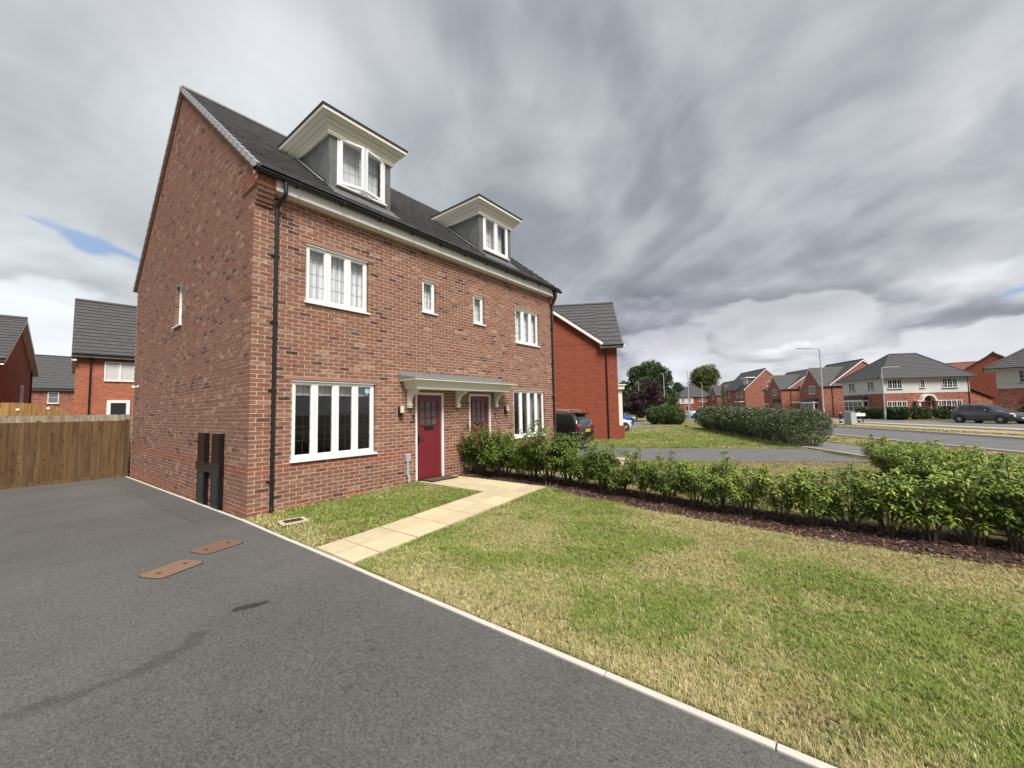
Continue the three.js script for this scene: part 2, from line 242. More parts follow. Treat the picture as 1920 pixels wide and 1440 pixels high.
// the tarmac drive beside the house: its own map carries the patch, seams and stains that the photograph shows
{
  const X0 = -9.5, X1 = -0.11, Z0 = -10.2, Z1 = 11, W = 1600, H = 2048;
  const crack = [[-3.6, 3.55], [-2.75, 3.82], [-2.48, 3.86], [-2.2, 3.93], [-1.9, 3.95], [-1.68, 3.86], [-1.53, 3.72]];
  const dline = (x, z, pts) => { let m = 9; for (let i = 0; i < pts.length - 1; i++) { const [ax, az] = pts[i], [bx, bz] = pts[i + 1], dx = bx - ax, dz = bz - az, t = clamp(((x - ax) * dx + (z - az) * dz) / (dx * dx + dz * dz)); m = Math.min(m, Math.hypot(x - ax - dx * t, z - az - dz * t)); } return m; };
  const t = tex(W, H, (u, v, px, py) => {
    const x = lerp(X0, X1, u), z = lerp(Z1, Z0, v);
    const n = fbm(x * 0.9, z * 0.55, 5, 301), band = fbm(x * 0.5 - z * 0.12, (z + x * 0.28) * 2.1, 4, 307), s = hash(px, py, 311), s2 = hash(px >> 1, py >> 1, 313);
    let k = 0.66 + (n - 0.5) * 0.20 + (band - 0.5) * 0.17 + (s - 0.5) * 0.30 + (s2 - 0.5) * 0.24;
    if (hash(px >> 1, py >> 1, 317) > 0.988) k += 0.18; if (hash(px >> 1, py >> 1, 331) > 0.985) k -= 0.16;
    const cd = dline(x, z, crack); k *= 1 - 0.30 * sm(0.10, 0.0, cd + (fbm(x * 9, z * 9, 3, 337) - 0.5) * 0.12) ;
    // tar patch, oil drops, the seam of the trench that was re-laid beside the wall
    const pa = 0.30, qx = (x + 1.10), qz = (z - 3.52), ex = (qx * Math.cos(pa) + qz * Math.sin(pa)), ez = (-qx * Math.sin(pa) + qz * Math.cos(pa));
    const pd = Math.hypot(ex / 0.155, ez / 0.055) + (fbm(x * 30, z * 30, 3, 341) - 0.5) * 0.7; k *= 1 - 0.72 * sm(1.05, 0.85, pd);
    for (const [sx, sz, r] of [[-0.83, 4.98, 0.05], [-1.16, 5.22, 0.045], [-0.78, 4.85, 0.03], [-1.1, 5.05, 0.03], [-0.35, 4.2, 0.02]]) k *= 1 - 0.26 * sm(1.1, 0.5, Math.hypot(x - sx, (z - sz) * 1.3) / r + (fbm(x * 40, z * 40, 3, 347) - 0.5));
    const seam = Math.abs(x + 0.62 + 0.03 * Math.sin(z * 1.7)); if (z < -0.4 && z > -6) k *= 1 - 0.22 * sm(0.03, 0.005, seam);
    if (x > -0.62 && z < -0.4 && z > -8) k *= 0.90;
    return [k, k * 0.985, k * 0.962];
  });
  t.wrapS = t.wrapT = THREE.ClampToEdgeWrapping;
  t.repeat.set(1 / (X1 - X0), 1 / (Z1 - Z0)); t.offset.set(-X0 / (X1 - X0), Z1 / (Z1 - Z0));
  const m = M.tarmac.clone(); m.map = t;
  sheet('driveway', m, [[X0, Z1], [X1, Z1], [X1, -0.02], [X1, Z0], [X0, Z0]], 0.0, 0.9);
}
// concrete edging stones along the drive, one by one
{
  const k = new THREE.Group(); struct(put(k, 'drive_edging'));
  const r = rng(5); let z = 11;
  while (z > -10.1) { const L = 0.915, dz = Math.min(L, z + 10.15), j = (r() - 0.5) * 0.008, y = hgt(-0.02, z - dz / 2), y2 = (hgt(-0.02, z) - hgt(-0.02, z - dz)) / dz; const m = new THREE.Mesh(new RoundedBoxGeometry(0.048, 0.14, dz - 0.006, 2, 0.006), M.kerb); m.position.set(-0.082 + j * 0.5, y - 0.060 + j * 0.5, z - dz / 2); m.rotation.x = -Math.atan(y2); m.rotation.y = (r() - 0.5) * 0.004; put(m, 'edging_stone', k); z -= dz; }
}
// ---- lawns, paths, road
const mulchNear = [[4.62, 2.7], [4.25, 3.9], [4.0, 5.0], [3.85, 6.0], [3.76, 7.2], [3.70, 8.2], [3.72, 9.1], [3.8, 11]], mulchFar = [[5.55, 0.02], [5.6, 2], [5.5, 3.4], [5.2, 4.8], [5.0, 6], [4.85, 7.2], [4.8, 8.2], [4.8, 9.2], [4.9, 11]];
sheet('planting_bed', M.mulch, [[4.62, 0.02], ...mulchNear, ...mulchFar.slice().reverse()], 0.004, 0.6);
sheet('planting_bed', M.mulch, [[5.1, 9.1], [10.6, 8.2], [10.9, 9.0], [5.1, 10.3]], 0.005, 0.8);
sheet('shared_drive', M.road, [[9.62, -9], [13.2, -9], [13.9, 1.4], [16.5, 6.75], [12.75, 8.35], [10.25, 3.86], [9.62, 1.2]], 0.004, 1.2);
const strip = (name, m, s0, s1, t0, t1, dy) => { const a = []; for (let s = s0; s <= s1 + 0.01; s += (s1 - s0) / 12) a.push(st(s, t0)); for (let s = s1; s >= s0 - 0.01; s -= (s1 - s0) / 12) a.push(st(s, t1)); return sheet(name, m, a, dy, 4); };
strip('road', M.road, -45, 130, -0.02, 5.45, -0.005);
strip('footway', M.footway, -40, 8.2, -4.75, -2.62, 0.007);
strip('footway', M.footway, 8.6, 40, -9.4, -6.2, 0.009);
strip('footway', M.footway, -30, 130, 10.5, 12.0, 0.007);
strip('frontage_drive', M.footway, -30, 110, 12.6, 17.9, 0.003);
for (const [t0, t1] of [[-0.14, -0.02], [5.45, 5.58], [10.36, 10.5], [-4.84, -4.76], [12.0, 12.6]]) {
  const g = new GB(); for (let s = -40; s < (t0 === -4.84 ? 0 : 120); s += 8) { const a = st(s, t0), b = st(s + 8, t0), c = st(s + 8, t1), d = st(s, t1), h = t0 === 12.0 ? 0.02 : t0 === -4.84 ? 0.03 : 0.1; const y = (p) => hgt(p[0], p[1]) + h; const q = (p, e) => [p[0], y(p) - e, p[1]]; g.quad(q(d, 0), q(c, 0), q(b, 0), q(a, 0)); g.quad(q(a, 0.16), q(b, 0.16), q(b, 0), q(a, 0)); g.quad(q(c, 0.16), q(d, 0.16), q(d, 0), q(c, 0)); }
  struct(g.build('road_kerb', M.kerb));
}
sheet('worn_verge', M.dryVerge, [...[[-8, 6.1], [-2, 5.75], [4.5, 5.7], [3.2, 7.1], [-3, 7.4], [-9, 7.3]].map(([s, t]) => st(s, t))], 0.004, 3);
sheet('worn_verge', M.dryVerge, [...[[-14, 8.6], [10, 8.5], [26, 8.7], [26, 10.3], [10, 10.3], [-14, 10.3]].map(([s, t]) => st(s, t))], 0.005, 3);

// paving: each slab a stone of its own
function slabPath(name, label, quads) {
  const g = new THREE.Group(); g.name = name; put(g, name); struct(g); const r = rng(77);
  const mats = [[0.66, 0.56, 0.36], [0.61, 0.515, 0.33], [0.70, 0.60, 0.39]].map((c) => mat(c, 0.93, { map: T.slab, bumpMap: T.grain, bumpScale: 0.002 }));
  for (const q of quads) {   // four corners in x,z
    const c = [0, 1].map((k) => q.reduce((s, p) => s + p[k], 0) / 4), dy = (r() - 0.5) * 0.006, gb = new GB(); gb.uo = [r() * 5, r() * 5];
    const top = q.map(([x, z]) => { const dx = x - c[0], dz = z - c[1], l = Math.hypot(dx, dz); const k = (l - 0.013) / l; return [c[0] + dx * k, c[1] + dz * k]; });
    const y = (p) => hgt(p[0], p[1]) + 0.034 + dy, e = top.map(([x, z]) => { const dx = x - c[0], dz = z - c[1], l = Math.hypot(dx, dz); return [c[0] + dx * (l - 0.006) / l, c[1] + dz * (l - 0.006) / l]; });
    const P = (p, d) => [p[0], y(p) - d, p[1]];
    gb.quad(P(e[0], 0), P(e[1], 0), P(e[2], 0), P(e[3], 0));
    for (let i = 0; i < 4; i++) { const j = (i + 1) % 4; gb.quad(P(top[i], 0.005), P(top[j], 0.005), P(e[j], 0), P(e[i], 0)); gb.quad(P(top[i], 0.05), P(top[j], 0.05), P(top[j], 0.005), P(top[i], 0.005)); }
    gb.build('paving_slab', mats[Math.floor(r() * 3)], g);
  }
  return g;
}
{
  const quads = [], A = [0.0, 2.5], A2 = [0.0, 3.36], B = [3.62, 2.07], B2 = [4.62, 2.86];
  const top = (x) => lerp(A[1], B[1], x / B[0]), bot = (x) => lerp(A2[1], B2[1], x / B2[0]);
  const cut = [-0.05, 0.32, 0.93, 1.54, 2.15, 2.76, 3.36, 3.97, 4.58];
  for (let i = 0; i < cut.length - 1; i++) for (let k = 0; k < 2; k++) {
    const x0 = cut[i], x1 = cut[i + 1], za = (x) => lerp(top(x), bot(x), k * 0.5), zb = (x) => lerp(top(x), bot(x), k * 0.5 + 0.5);
    quads.push([[x0, zb(x0)], [x1, zb(x1)], [x1, za(x1)], [x0, za(x0)]]);
  }
  for (let i = 0; i < 2; i++) for (let k = 0; k < 3; k++) { const x0 = 3.50 + i * 0.54, x1 = x0 + 0.54, f = (x) => top(x) - 0.002, z0 = (x) => lerp(0.03, f(x), k / 3), z1 = (x) => lerp(0.03, f(x), (k + 1) / 3); quads.push([[x0, z1(x0)], [x1, z1(x1)], [x1, z0(x1)], [x0, z0(x0)]]); }
  slabPath('garden_path', '', quads);
  const q2 = []; for (let i = 0; i < 7; i++) for (let k = 0; k < 2; k++) { const x0 = 5.75 + i * 0.61, z0 = 1.95 + k * 0.45; q2.push([[x0, z0 + 0.45], [x0 + 0.61, z0 + 0.45], [x0 + 0.61, z0], [x0, z0]]); }
  for (let k = 0; k < 3; k++) for (let i = 0; i < 1; i++) { const z0 = 0.03 + k * 0.64; q2.push([[5.58, z0 + 0.64], [6.2, z0 + 0.64], [6.2, z0], [5.58, z0]]); }
  slabPath('neighbour_path', '', q2);
}

// ================================================================ brick walls
const BR = rng(4242), BL = 0.213, BH = 0.0625;
const TONES = [[0.300, 0.150, 0.105], [0.318, 0.162, 0.112], [0.282, 0.144, 0.104], [0.330, 0.170, 0.118], [0.300, 0.160, 0.120], [0.305, 0.142, 0.098], [0.288, 0.155, 0.116], [0.335, 0.185, 0.130]].map((c) => c.map((v, i) => v * [1.20, 1.09, 0.96][i]));
const REDT = [[0.36, 0.125, 0.068], [0.40, 0.142, 0.078], [0.33, 0.112, 0.066]].map((c) => c.map((v) => v * 1.2));
const brickMats = [...TONES.map((c) => mat(c, 0.9, { map: T.brick, bumpMap: T.brick, bumpScale: 0.003 })), ...[0.50, 0.42, 0.62].map((k) => mat([0.28 * k, 0.165 * k, 0.13 * k].map((v) => v * 1.3), 0.88, { map: T.brickDark, bumpMap: T.brickDark, bumpScale: 0.004 })), ...[1, 1.1, 0.9].map((k) => mat([0.40 * k, 0.245 * k, 0.175 * k], 0.92, { map: T.brickPale, bumpMap: T.brickPale, bumpScale: 0.004 })), ...REDT.map((c) => mat(c, 0.9, { map: T.brick, bumpMap: T.brick, bumpScale: 0.003 }))];
function pickBrick(course, x) {
  if (course === 9 || course === 10) return 14 + Math.floor(BR() * 3);
  if (course <= 1 && BR() < 0.55) return 14 + Math.floor(BR() * 3);
  const clump = vnoise(x * 0.9, course * 0.12, 501);
  const h = BR(); if (h < 0.035 + 0.07 * clump) return 8 + Math.floor(BR() * 3); if (h < 0.11 + 0.09 * (1 - clump)) return 11 + Math.floor(BR() * 3); return Math.floor(BR() * 8);
}
const unitBricks = []; for (let i = 0; i < 8; i++) { const g = new GB(); g.uo = [BR() * 3, BR() * 3]; g.box(0, BL, 0, BH, -0.1, 0); unitBricks.push(g.geo()); }
// wall in x (along), y (up), face at z = 0; open = [[x0,x1,y0,y1]]; roofline(x) caps it; even/odd = start of the courses
function brickWall(name, parent, len, courses, open, start, roofline, score) {
  const depth = 0.1, list = [];
  for (let k = start.first || 0; k < courses; k++) {
    const y0 = k * 0.075 + 0.006, y1 = y0 + BH;
    for (let x = start(k) - 0.225; x < len; x += 0.225) {
      let a = Math.max(x, start(k)), b = Math.min(x + BL, len - (start.end ? start.end(k) : 0)); if (b - a < 0.03) continue;
      let parts = [[a, b, y0, y1]];
      for (const [ox0, ox1, oy0, oy1] of open) { const nx = []; for (const [pa, pb, pc, pd] of parts) { if (pb <= ox0 || pa >= ox1 || pd <= oy0 || pc >= oy1) { nx.push([pa, pb, pc, pd]); continue; } if (pc < oy0 - 0.012) nx.push([pa, pb, pc, oy0]); if (pd > oy1 + 0.012) nx.push([pa, pb, oy1, pd]); if (pa < ox0 - 0.02) nx.push([pa, ox0, Math.max(pc, oy0), Math.min(pd, oy1)]); if (pb > ox1 + 0.02) nx.push([ox1, pb, Math.max(pc, oy0), Math.min(pd, oy1)]); } parts = nx; }
      for (const [pa, pb, pc, pd] of parts) list.push({ a: pa, b: pb, c: pc, d: pd, k, m: pickBrick(k, pa), j: (BR() - 0.5) * 0.003 });
    }
  }
  const clipped = [];
  for (const q of list) {
    if (!roofline) { clipped.push(q); continue; }
    const ha = roofline(q.a), hb = roofline(q.b);
    if (Math.max(ha, hb) <= q.c + 0.01) continue;
    if (Math.min(ha, hb) < q.d) { let poly = [[q.a, q.c], [q.b, q.c], [q.b, q.d], [q.a, q.d]]; const out = []; const f = (p) => roofline(p[0]) - p[1]; for (let i = 0; i < 4; i++) { const A = poly[i], B = poly[(i + 1) % 4], fa = f(A), fb = f(B); if (fa >= 0) out.push(A); if (fa * fb < 0) { const t = fa / (fa - fb); out.push([lerp(A[0], B[0], t), lerp(A[1], B[1], t)]); } } if (out.length < 3) continue; q.poly = out; }
    clipped.push(q);
  }
  // the 300 that show largest are bricks of their own, the rest one part
  const whole = clipped.filter((q) => !q.poly && Math.abs(q.b - q.a - BL) < 1e-6 && Math.abs(q.d - q.c - BH) < 1e-6).sort((p, q) => score(q) - score(p)), own = new Set(whole.slice(0, 300));
  const slab = new THREE.Shape();
  if (roofline) { slab.moveTo(0.006, -0.3); slab.lineTo(len - 0.0065, -0.3); slab.lineTo(len - 0.0065, roofline(len) - 0.01); slab.lineTo(len / 2, roofline(len / 2) - 0.01); slab.lineTo(0.006, roofline(0) - 0.01); } else { slab.moveTo(0.0075, -0.2); slab.lineTo(len - 0.006, -0.2); slab.lineTo(len - 0.006, courses * 0.075); slab.lineTo(0.0075, courses * 0.075); }
  for (const [x0, x1, y0, y1] of open) { const h = new THREE.Path(); const e = 0.006; h.moveTo(x0 - e, y0 - e); h.lineTo(x0 - e, y1 + e); h.lineTo(x1 + e, y1 + e); h.lineTo(x1 + e, y0 - e); h.closePath(); slab.holes.push(h); }
  const sg = new THREE.ExtrudeGeometry(slab, { depth: 0.22, bevelEnabled: false }); sg.translate(0, 0, -0.2235);
  const wall = put(new THREE.Mesh(sg, M.mortar), name, parent);
  for (const q of own) { const m = put(new THREE.Mesh(unitBricks[Math.floor(BR() * 8)], brickMats[q.m]), 'brick', wall); m.position.set(q.a, q.c, q.j); }
  const rest = new GB(), by = brickMats.map(() => []); for (const q of clipped) if (!own.has(q)) by[q.m].push(q);
  const mats = []; by.forEach((l, i) => { if (!l.length) return; rest.group(mats.length); mats.push(brickMats[i]); for (const q of l) { rest.uo = [BR() * 4, BR() * 4]; if (q.poly) rest.prism(q.poly, -depth, q.j); else rest.box(q.a, q.b, q.c, q.d, -depth, q.j); } });
  stuff(rest.build('brickwork', mats, wall));
  return wall;
}

// ================================================================ the pair of semi-detached houses
const HW = 9.53, HL = 10.115, RK = 0.80, RIDGE_Y = 10.2, RIDGE_Z = -HL / 2;
const house = thing('semi_detached_house', 'pair of mixed-brick semi-detached houses with two grey roof dormers and burgundy front doors', 'house');
const EYE = [camera.position.x, camera.position.y, camera.position.z];
const openFront = [[0.68, 2.38, 0.84, 2.325], [7.15, 8.85, 0.84, 2.325], [0.90, 2.20, 3.80, 4.95], [7.33, 8.60, 3.80, 4.95], [3.66, 4.08, 4.11, 4.95], [5.44, 5.87, 4.11, 4.95], [3.44, 4.33, 0.06, 2.17], [5.22, 6.11, 0.06, 2.17]];
const evenOdd = (k) => (k % 2 ? 0.1125 : 0);
brickWall('front_wall', house, HW, 76, openFront, evenOdd, null, (q) => { const dx = q.a - EYE[0], dy = q.c - EYE[1], dz = EYE[2], d = Math.hypot(dx, dy, dz); return dz / d / d / d; });
{
  const sStart = (k) => (k % 2 ? 0 : 0.1125); sStart.end = (k) => (k % 2 ? 0 : 0.1125); sStart.first = -4;
  const roofline = (x) => RIDGE_Y - 0.165 - RK * Math.abs(x - HL / 2);
  const w = brickWall('gable_wall', house, HL, 135, [[4.98, 5.63, 3.90, 4.99]], sStart, roofline, (q) => { const z = -HL + q.a, dx = EYE[0], dy = q.c - EYE[1], dz = z - EYE[2], d = Math.hypot(dx, dy, dz); return Math.abs(dx) / d / d / d; });
  w.rotation.y = -PI / 2; w.position.set(0, 0, -HL);
}
{
  const g = new GB(); g.box(9.30, HW - 0.002, -0.3, 5.9, -HL + 0.23, -0.23); g.build('side_wall', M.sideBrick, house);
  const b = new GB(); b.box(0.01, HW - 0.004, -0.3, 5.95, -HL + 0.004, -HL + 0.226); b.build('back_wall', M.sideBrick, house);
  const r = new GB(); r.prism([[-HL + 0.24, 5.9], [-0.24, 5.9], [-HL / 2, 5.9 + (HL / 2 - 0.24) * RK - 0.05]], 0.004, 0.22); const m = r.build('far_gable_wall', M.sideBrick, house); m.rotation.y = -PI / 2; m.position.x = HW;
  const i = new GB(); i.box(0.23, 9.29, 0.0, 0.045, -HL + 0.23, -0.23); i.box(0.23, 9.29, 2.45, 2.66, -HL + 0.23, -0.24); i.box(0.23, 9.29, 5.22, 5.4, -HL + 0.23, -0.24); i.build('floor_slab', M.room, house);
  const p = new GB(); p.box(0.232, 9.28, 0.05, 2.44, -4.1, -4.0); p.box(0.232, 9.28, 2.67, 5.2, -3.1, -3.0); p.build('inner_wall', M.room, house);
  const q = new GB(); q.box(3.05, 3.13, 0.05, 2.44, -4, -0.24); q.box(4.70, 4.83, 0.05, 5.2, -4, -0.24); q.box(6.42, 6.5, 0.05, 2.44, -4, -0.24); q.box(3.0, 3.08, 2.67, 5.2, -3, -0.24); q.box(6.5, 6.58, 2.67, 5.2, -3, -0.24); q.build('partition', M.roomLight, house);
}
// lintels
for (const [x0, x1, , y1] of openFront.slice(0, 6)) { const g = new GB(); g.uo = [x0, 0]; g.box(x0 - 0.15, x1 + 0.15, y1 + 0.004, y1 + 0.068, -0.09, 0.005); g.build('lintel', M.lintel, house); }

// ---- casement windows
function glazing(parent, x0, x1, y0, y1, z, cols, rows, o = {}) {   // sash, pane and leading between x0..x1; turn = opened outwards about its outer edge
  const t = o.t || 0.066, W = x1 - x0, H = y1 - y0, hinge = o.hinge || 0;
  const place = (m) => { if (o.open) { m.position.set(hinge > 0 ? x1 : x0, y0, z); m.rotation.y = hinge > 0 ? o.open : -o.open; } else m.position.set(x0, y0, z); return m; };
  const ox = o.open && hinge > 0 ? -W : 0;
  const f = new GB(), e = 0.014; f.ring(ox, ox + W, 0, H, t - e, -0.05, 0); f.ring(ox + t - e, ox + W - t + e, t - e, H - t + e, e, -0.05, -0.012); place(f.build('sash', o.frame || M.upvc, parent));
  const p = new GB(); p.quad([ox + t - 0.004, t - 0.004, -0.026], [ox + W - t + 0.004, t - 0.004, -0.026], [ox + W - t + 0.004, H - t + 0.004, -0.026], [ox + t - 0.004, H - t + 0.004, -0.026]); place(p.build('pane', o.pane || M.glass, parent));
  const l = new GB(), gw = W - 2 * t, gh = H - 2 * t, b = 0.0035;
  for (let i = 1; i < cols; i++) l.box(ox + t + gw * i / cols - b, ox + t + gw * i / cols + b, t, H - t, -0.0245, -0.0215);
  for (let i = 1; i < rows; i++) l.box(ox + t, ox + W - t, t + gh * i / rows - b, t + gh * i / rows + b, -0.0248, -0.0212);
  if (l.p.length) place(l.build('leading', M.leadBar, parent));
}
function casement(x, y, w, h, n, cols, rows, o = {}) {
  const g = new THREE.Group(); put(g, 'window', o.parent || house); g.position.set(x, y, 0); if (o.label) g.userData.label = o.label;
  const zf = o.z ?? -0.045, f = new GB(); f.ring(0.004, w - 0.004, 0.03, h - 0.004, 0.045, zf - 0.07, zf - 0.012); for (let i = 1; i < n; i++) f.box(w * i / n - 0.012, w * i / n + 0.012, 0.07, h - 0.045, zf - 0.07, zf - 0.018); f.build('frame', M.upvc, g);
  for (let i = 0; i < n; i++) glazing(g, lerp(0.018, w - 0.018, i / n) + 0.003, lerp(0.018, w - 0.018, (i + 1) / n) - 0.003, 0.046, h - 0.022, zf, cols, rows);
  const s = new GB(); s.box(-0.03, w + 0.03, -0.012, 0.018, zf - 0.06, 0.045); s.prism([[-0.03, 0.018], [w + 0.03, 0.018], [w + 0.03, 0.03], [-0.03, 0.03]], zf - 0.06, 0.012); s.build('sill', M.upvc, g);
  const d = new GB(); d.box(0.002, w - 0.002, h - 0.024, h - 0.006, zf, -0.008); d.build('head_drip', M.white, g);
  const zb = zf - 0.16;
  if (o.blind) { const b = new GB(); b.box(0.05, w - 0.05, h - o.blind, h - 0.05, zb, zb + 0.004); b.box(0.05, w - 0.05, h - o.blind - 0.025, h - o.blind, zb - 0.01, zb + 0.014); b.build('blind', M.blind, g); }
  if (o.curtain) { const c = new GB(), N = Math.round(w / 0.025); for (const [u0, u1] of o.curtain) for (let i = 0; i < N; i++) { const a = lerp(u0, u1, i / N) * w, b = lerp(u0, u1, (i + 1) / N) * w, za = zb + Math.sin(i * 1.25 + u0 * 9) * 0.018, zc = zb + Math.sin((i + 1) * 1.25 + u0 * 9) * 0.018; c.quad([a, -0.02, za], [b, -0.02, zc], [b, h, zc], [a, h, za]); } c.build('curtain', o.cloth || M.curtain, g); }
  return g;
}
casement(0.68, 0.84, 1.70, 1.485, 4, 2, 5, { blind: 0.25, label: 'wide four-light ground floor window with a roller blind and a blue shield sticker' });
casement(7.15, 0.84, 1.70, 1.485, 4, 2, 5, { curtain: [[0.5, 0.98]], cloth: M.curtainDark, label: 'wide four-light ground floor window with dark curtains behind the shrubs' });
casement(0.90, 3.80, 1.30, 1.15, 3, 2, 4, { curtain: [[0.02, 0.98]] });
casement(7.33, 3.80, 1.27, 1.15, 3, 2, 4, { curtain: [[0.02, 0.98]] });
casement(3.66, 4.11, 0.42, 0.84, 1, 2, 4, { curtain: [[0.02, 0.98]] });
casement(5.44, 4.11, 0.43, 0.84, 1, 2, 4, { curtain: [[0.02, 0.98]] });
{ const g = casement(0, 0, 0.65, 1.09, 1, 2, 4, { curtain: [[0.02, 0.98]], z: -0.075 }); g.position.set(0, 3.90, -HL + 4.98); g.rotation.y = -PI / 2; }
{ // alarm sticker on the right-hand pane
  const c = document.createElement('canvas'); c.width = 128; c.height = 160; const x = c.getContext('2d'); x.fillStyle = '#d9edf2'; x.fillRect(0, 0, 128, 160); x.fillStyle = '#4f9fc4'; x.fillRect(10, 8, 108, 84); x.fillStyle = '#79bcd0'; x.fillRect(10, 96, 108, 56); x.fillStyle = '#f4fbff'; x.beginPath(); x.moveTo(64, 18); x.lineTo(84, 66); x.lineTo(44, 66); x.fill(); x.fillRect(24, 72, 80, 7);
  const t = new THREE.CanvasTexture(c); t.colorSpace = THREE.SRGBColorSpace;
  const s = new THREE.Shape(); s.moveTo(0, 0.12); s.lineTo(0.1, 0.12); s.lineTo(0.1, 0.045); s.quadraticCurveTo(0.088, 0.008, 0.05, 0); s.quadraticCurveTo(0.012, 0.008, 0, 0.045); s.closePath();
  const g = new THREE.ExtrudeGeometry(s, { depth: 0.001, bevelEnabled: false }); const u = g.attributes.uv, P = g.attributes.position; for (let i = 0; i < u.count; i++) u.setXY(i, P.getX(i) / 0.1, P.getY(i) / 0.12);
  const m = put(new THREE.Mesh(g, mat([1, 1, 1], 0.4, { map: t })), 'window_sticker'); m.position.set(2.175, 2.09, -0.069); tag(m, 'small blue shield sticker on the ground floor window pane', 'sticker');
}

// ---- front doors
function frontDoor(x, label, handleLeft) {
  const g = new THREE.Group(); put(g, 'front_door', house); g.position.set(x, 0.06, 0); g.userData.label = label;
  const w = 0.89, h = 2.105, f = new GB(); f.box(0.003, 0.062, 0.0, h - 0.002, -0.11, -0.012); f.box(w - 0.062, w - 0.003, 0, h - 0.002, -0.11, -0.012); f.box(0.062, w - 0.062, h - 0.062, h - 0.002, -0.11, -0.012); f.build('door_frame', M.upvc, g);
  const L = new GB(); const x0 = 0.066, x1 = w - 0.066, y0 = 0.045, y1 = h - 0.066, gx0 = 0.16, gx1 = 0.71, gy0 = 1.32, gy1 = 1.89, z0 = -0.10, z1 = -0.05;
  L.box(x0, gx0, y0, y1, z0, z1); L.box(gx1, x1, y0, y1, z0, z1); L.box(gx0, gx1, y0, gy0, z0, z1); L.box(gx0, gx1, gy1, y1, z0, z1); L.build('door_leaf', M.door, g);
  const mo = new GB(); mo.ring(gx0 - 0.022, gx1 + 0.022, gy0 - 0.022, gy1 + 0.022, 0.03, z1, z1 + 0.012); for (let i = 1; i < 3; i++) { const u = lerp(gx0, gx1, i / 3), v = lerp(gy0, gy1, i / 3); mo.box(u - 0.008, u + 0.008, gy0, gy1, z1 - 0.026, z1 + 0.004); mo.box(gx0, gx1, v - 0.008, v + 0.008, z1 - 0.025, z1 + 0.005); } mo.build('glazing_bar', M.door, g); const wb = new GB(); wb.box(x0 + 0.005, x1 - 0.005, y0 + 0.01, y0 + 0.06, z1, z1 + 0.02); wb.build('weather_bar', M.door, g);
  const pw = (gx1 - gx0) / 3, ph = (gy1 - gy0) / 3;
  for (let i = 0; i < 3; i++) for (let j = 0; j < 3; j++) { const p = new GB(); p.quad([gx0 + pw * i, gy0 + ph * j, z1 - 0.018], [gx0 + pw * (i + 1), gy0 + ph * j, z1 - 0.018], [gx0 + pw * (i + 1), gy0 + ph * (j + 1), z1 - 0.018], [gx0 + pw * i, gy0 + ph * (j + 1), z1 - 0.018]); p.build('pane', M.obscure, g); }
  const le = new GB(); for (const [i, j, s] of [[0, 2, 1], [2, 2, -1], [0, 0, 1], [2, 0, -1], [1, 0, 1]]) { const bx = gx0 + pw * (s > 0 ? i : i + 1), by = gy0 + ph * j; for (let k = 1; k <= 2; k++) { const a = [bx + s * 0.01, by + ph * (j ? 0.9 - 0.42 * k : 0.1 + 0.3 * k), z1 - 0.014], b = [bx + s * pw * (j ? 0.95 : 0.5 + 0.22 * k), by + ph * (j ? 0.95 - 0.1 * k : 0.08), z1 - 0.014]; le.tube([a, b], 0.004, 5); } } le.build('leading', M.leadFlash, g);
  const lb = new GB(); lb.box(w / 2 - 0.155, w / 2 + 0.125, 1.215, 1.285, z1, z1 + 0.014); lb.box(w / 2 - 0.14, w / 2 + 0.11, 1.225, 1.262, z1 + 0.014, z1 + 0.026); lb.build('letterbox', M.black, g);
  const hx = handleLeft ? x0 + 0.05 : x1 - 0.05, sg = handleLeft ? 1 : -1, hd = new GB(); hd.box(hx - 0.018, hx + 0.018, 0.88, 1.12, z1, z1 + 0.012); hd.tube([[hx, 1.03, z1], [hx, 1.03, z1 + 0.05]], 0.011); hd.tube([[hx, 1.03, z1 + 0.05], [hx + sg * 0.13, 1.03, z1 + 0.055]], 0.010); hd.build('handle', M.black, g);
  const th = new GB(); th.box(0.003, w - 0.003, 0.0, 0.04, -0.12, 0.03); th.build('threshold', M.blackMatt, g);
}
frontDoor(3.44, 'burgundy door standing clear of the shrubs', true);
frontDoor(5.22, 'burgundy door half hidden by the shrubs', false);

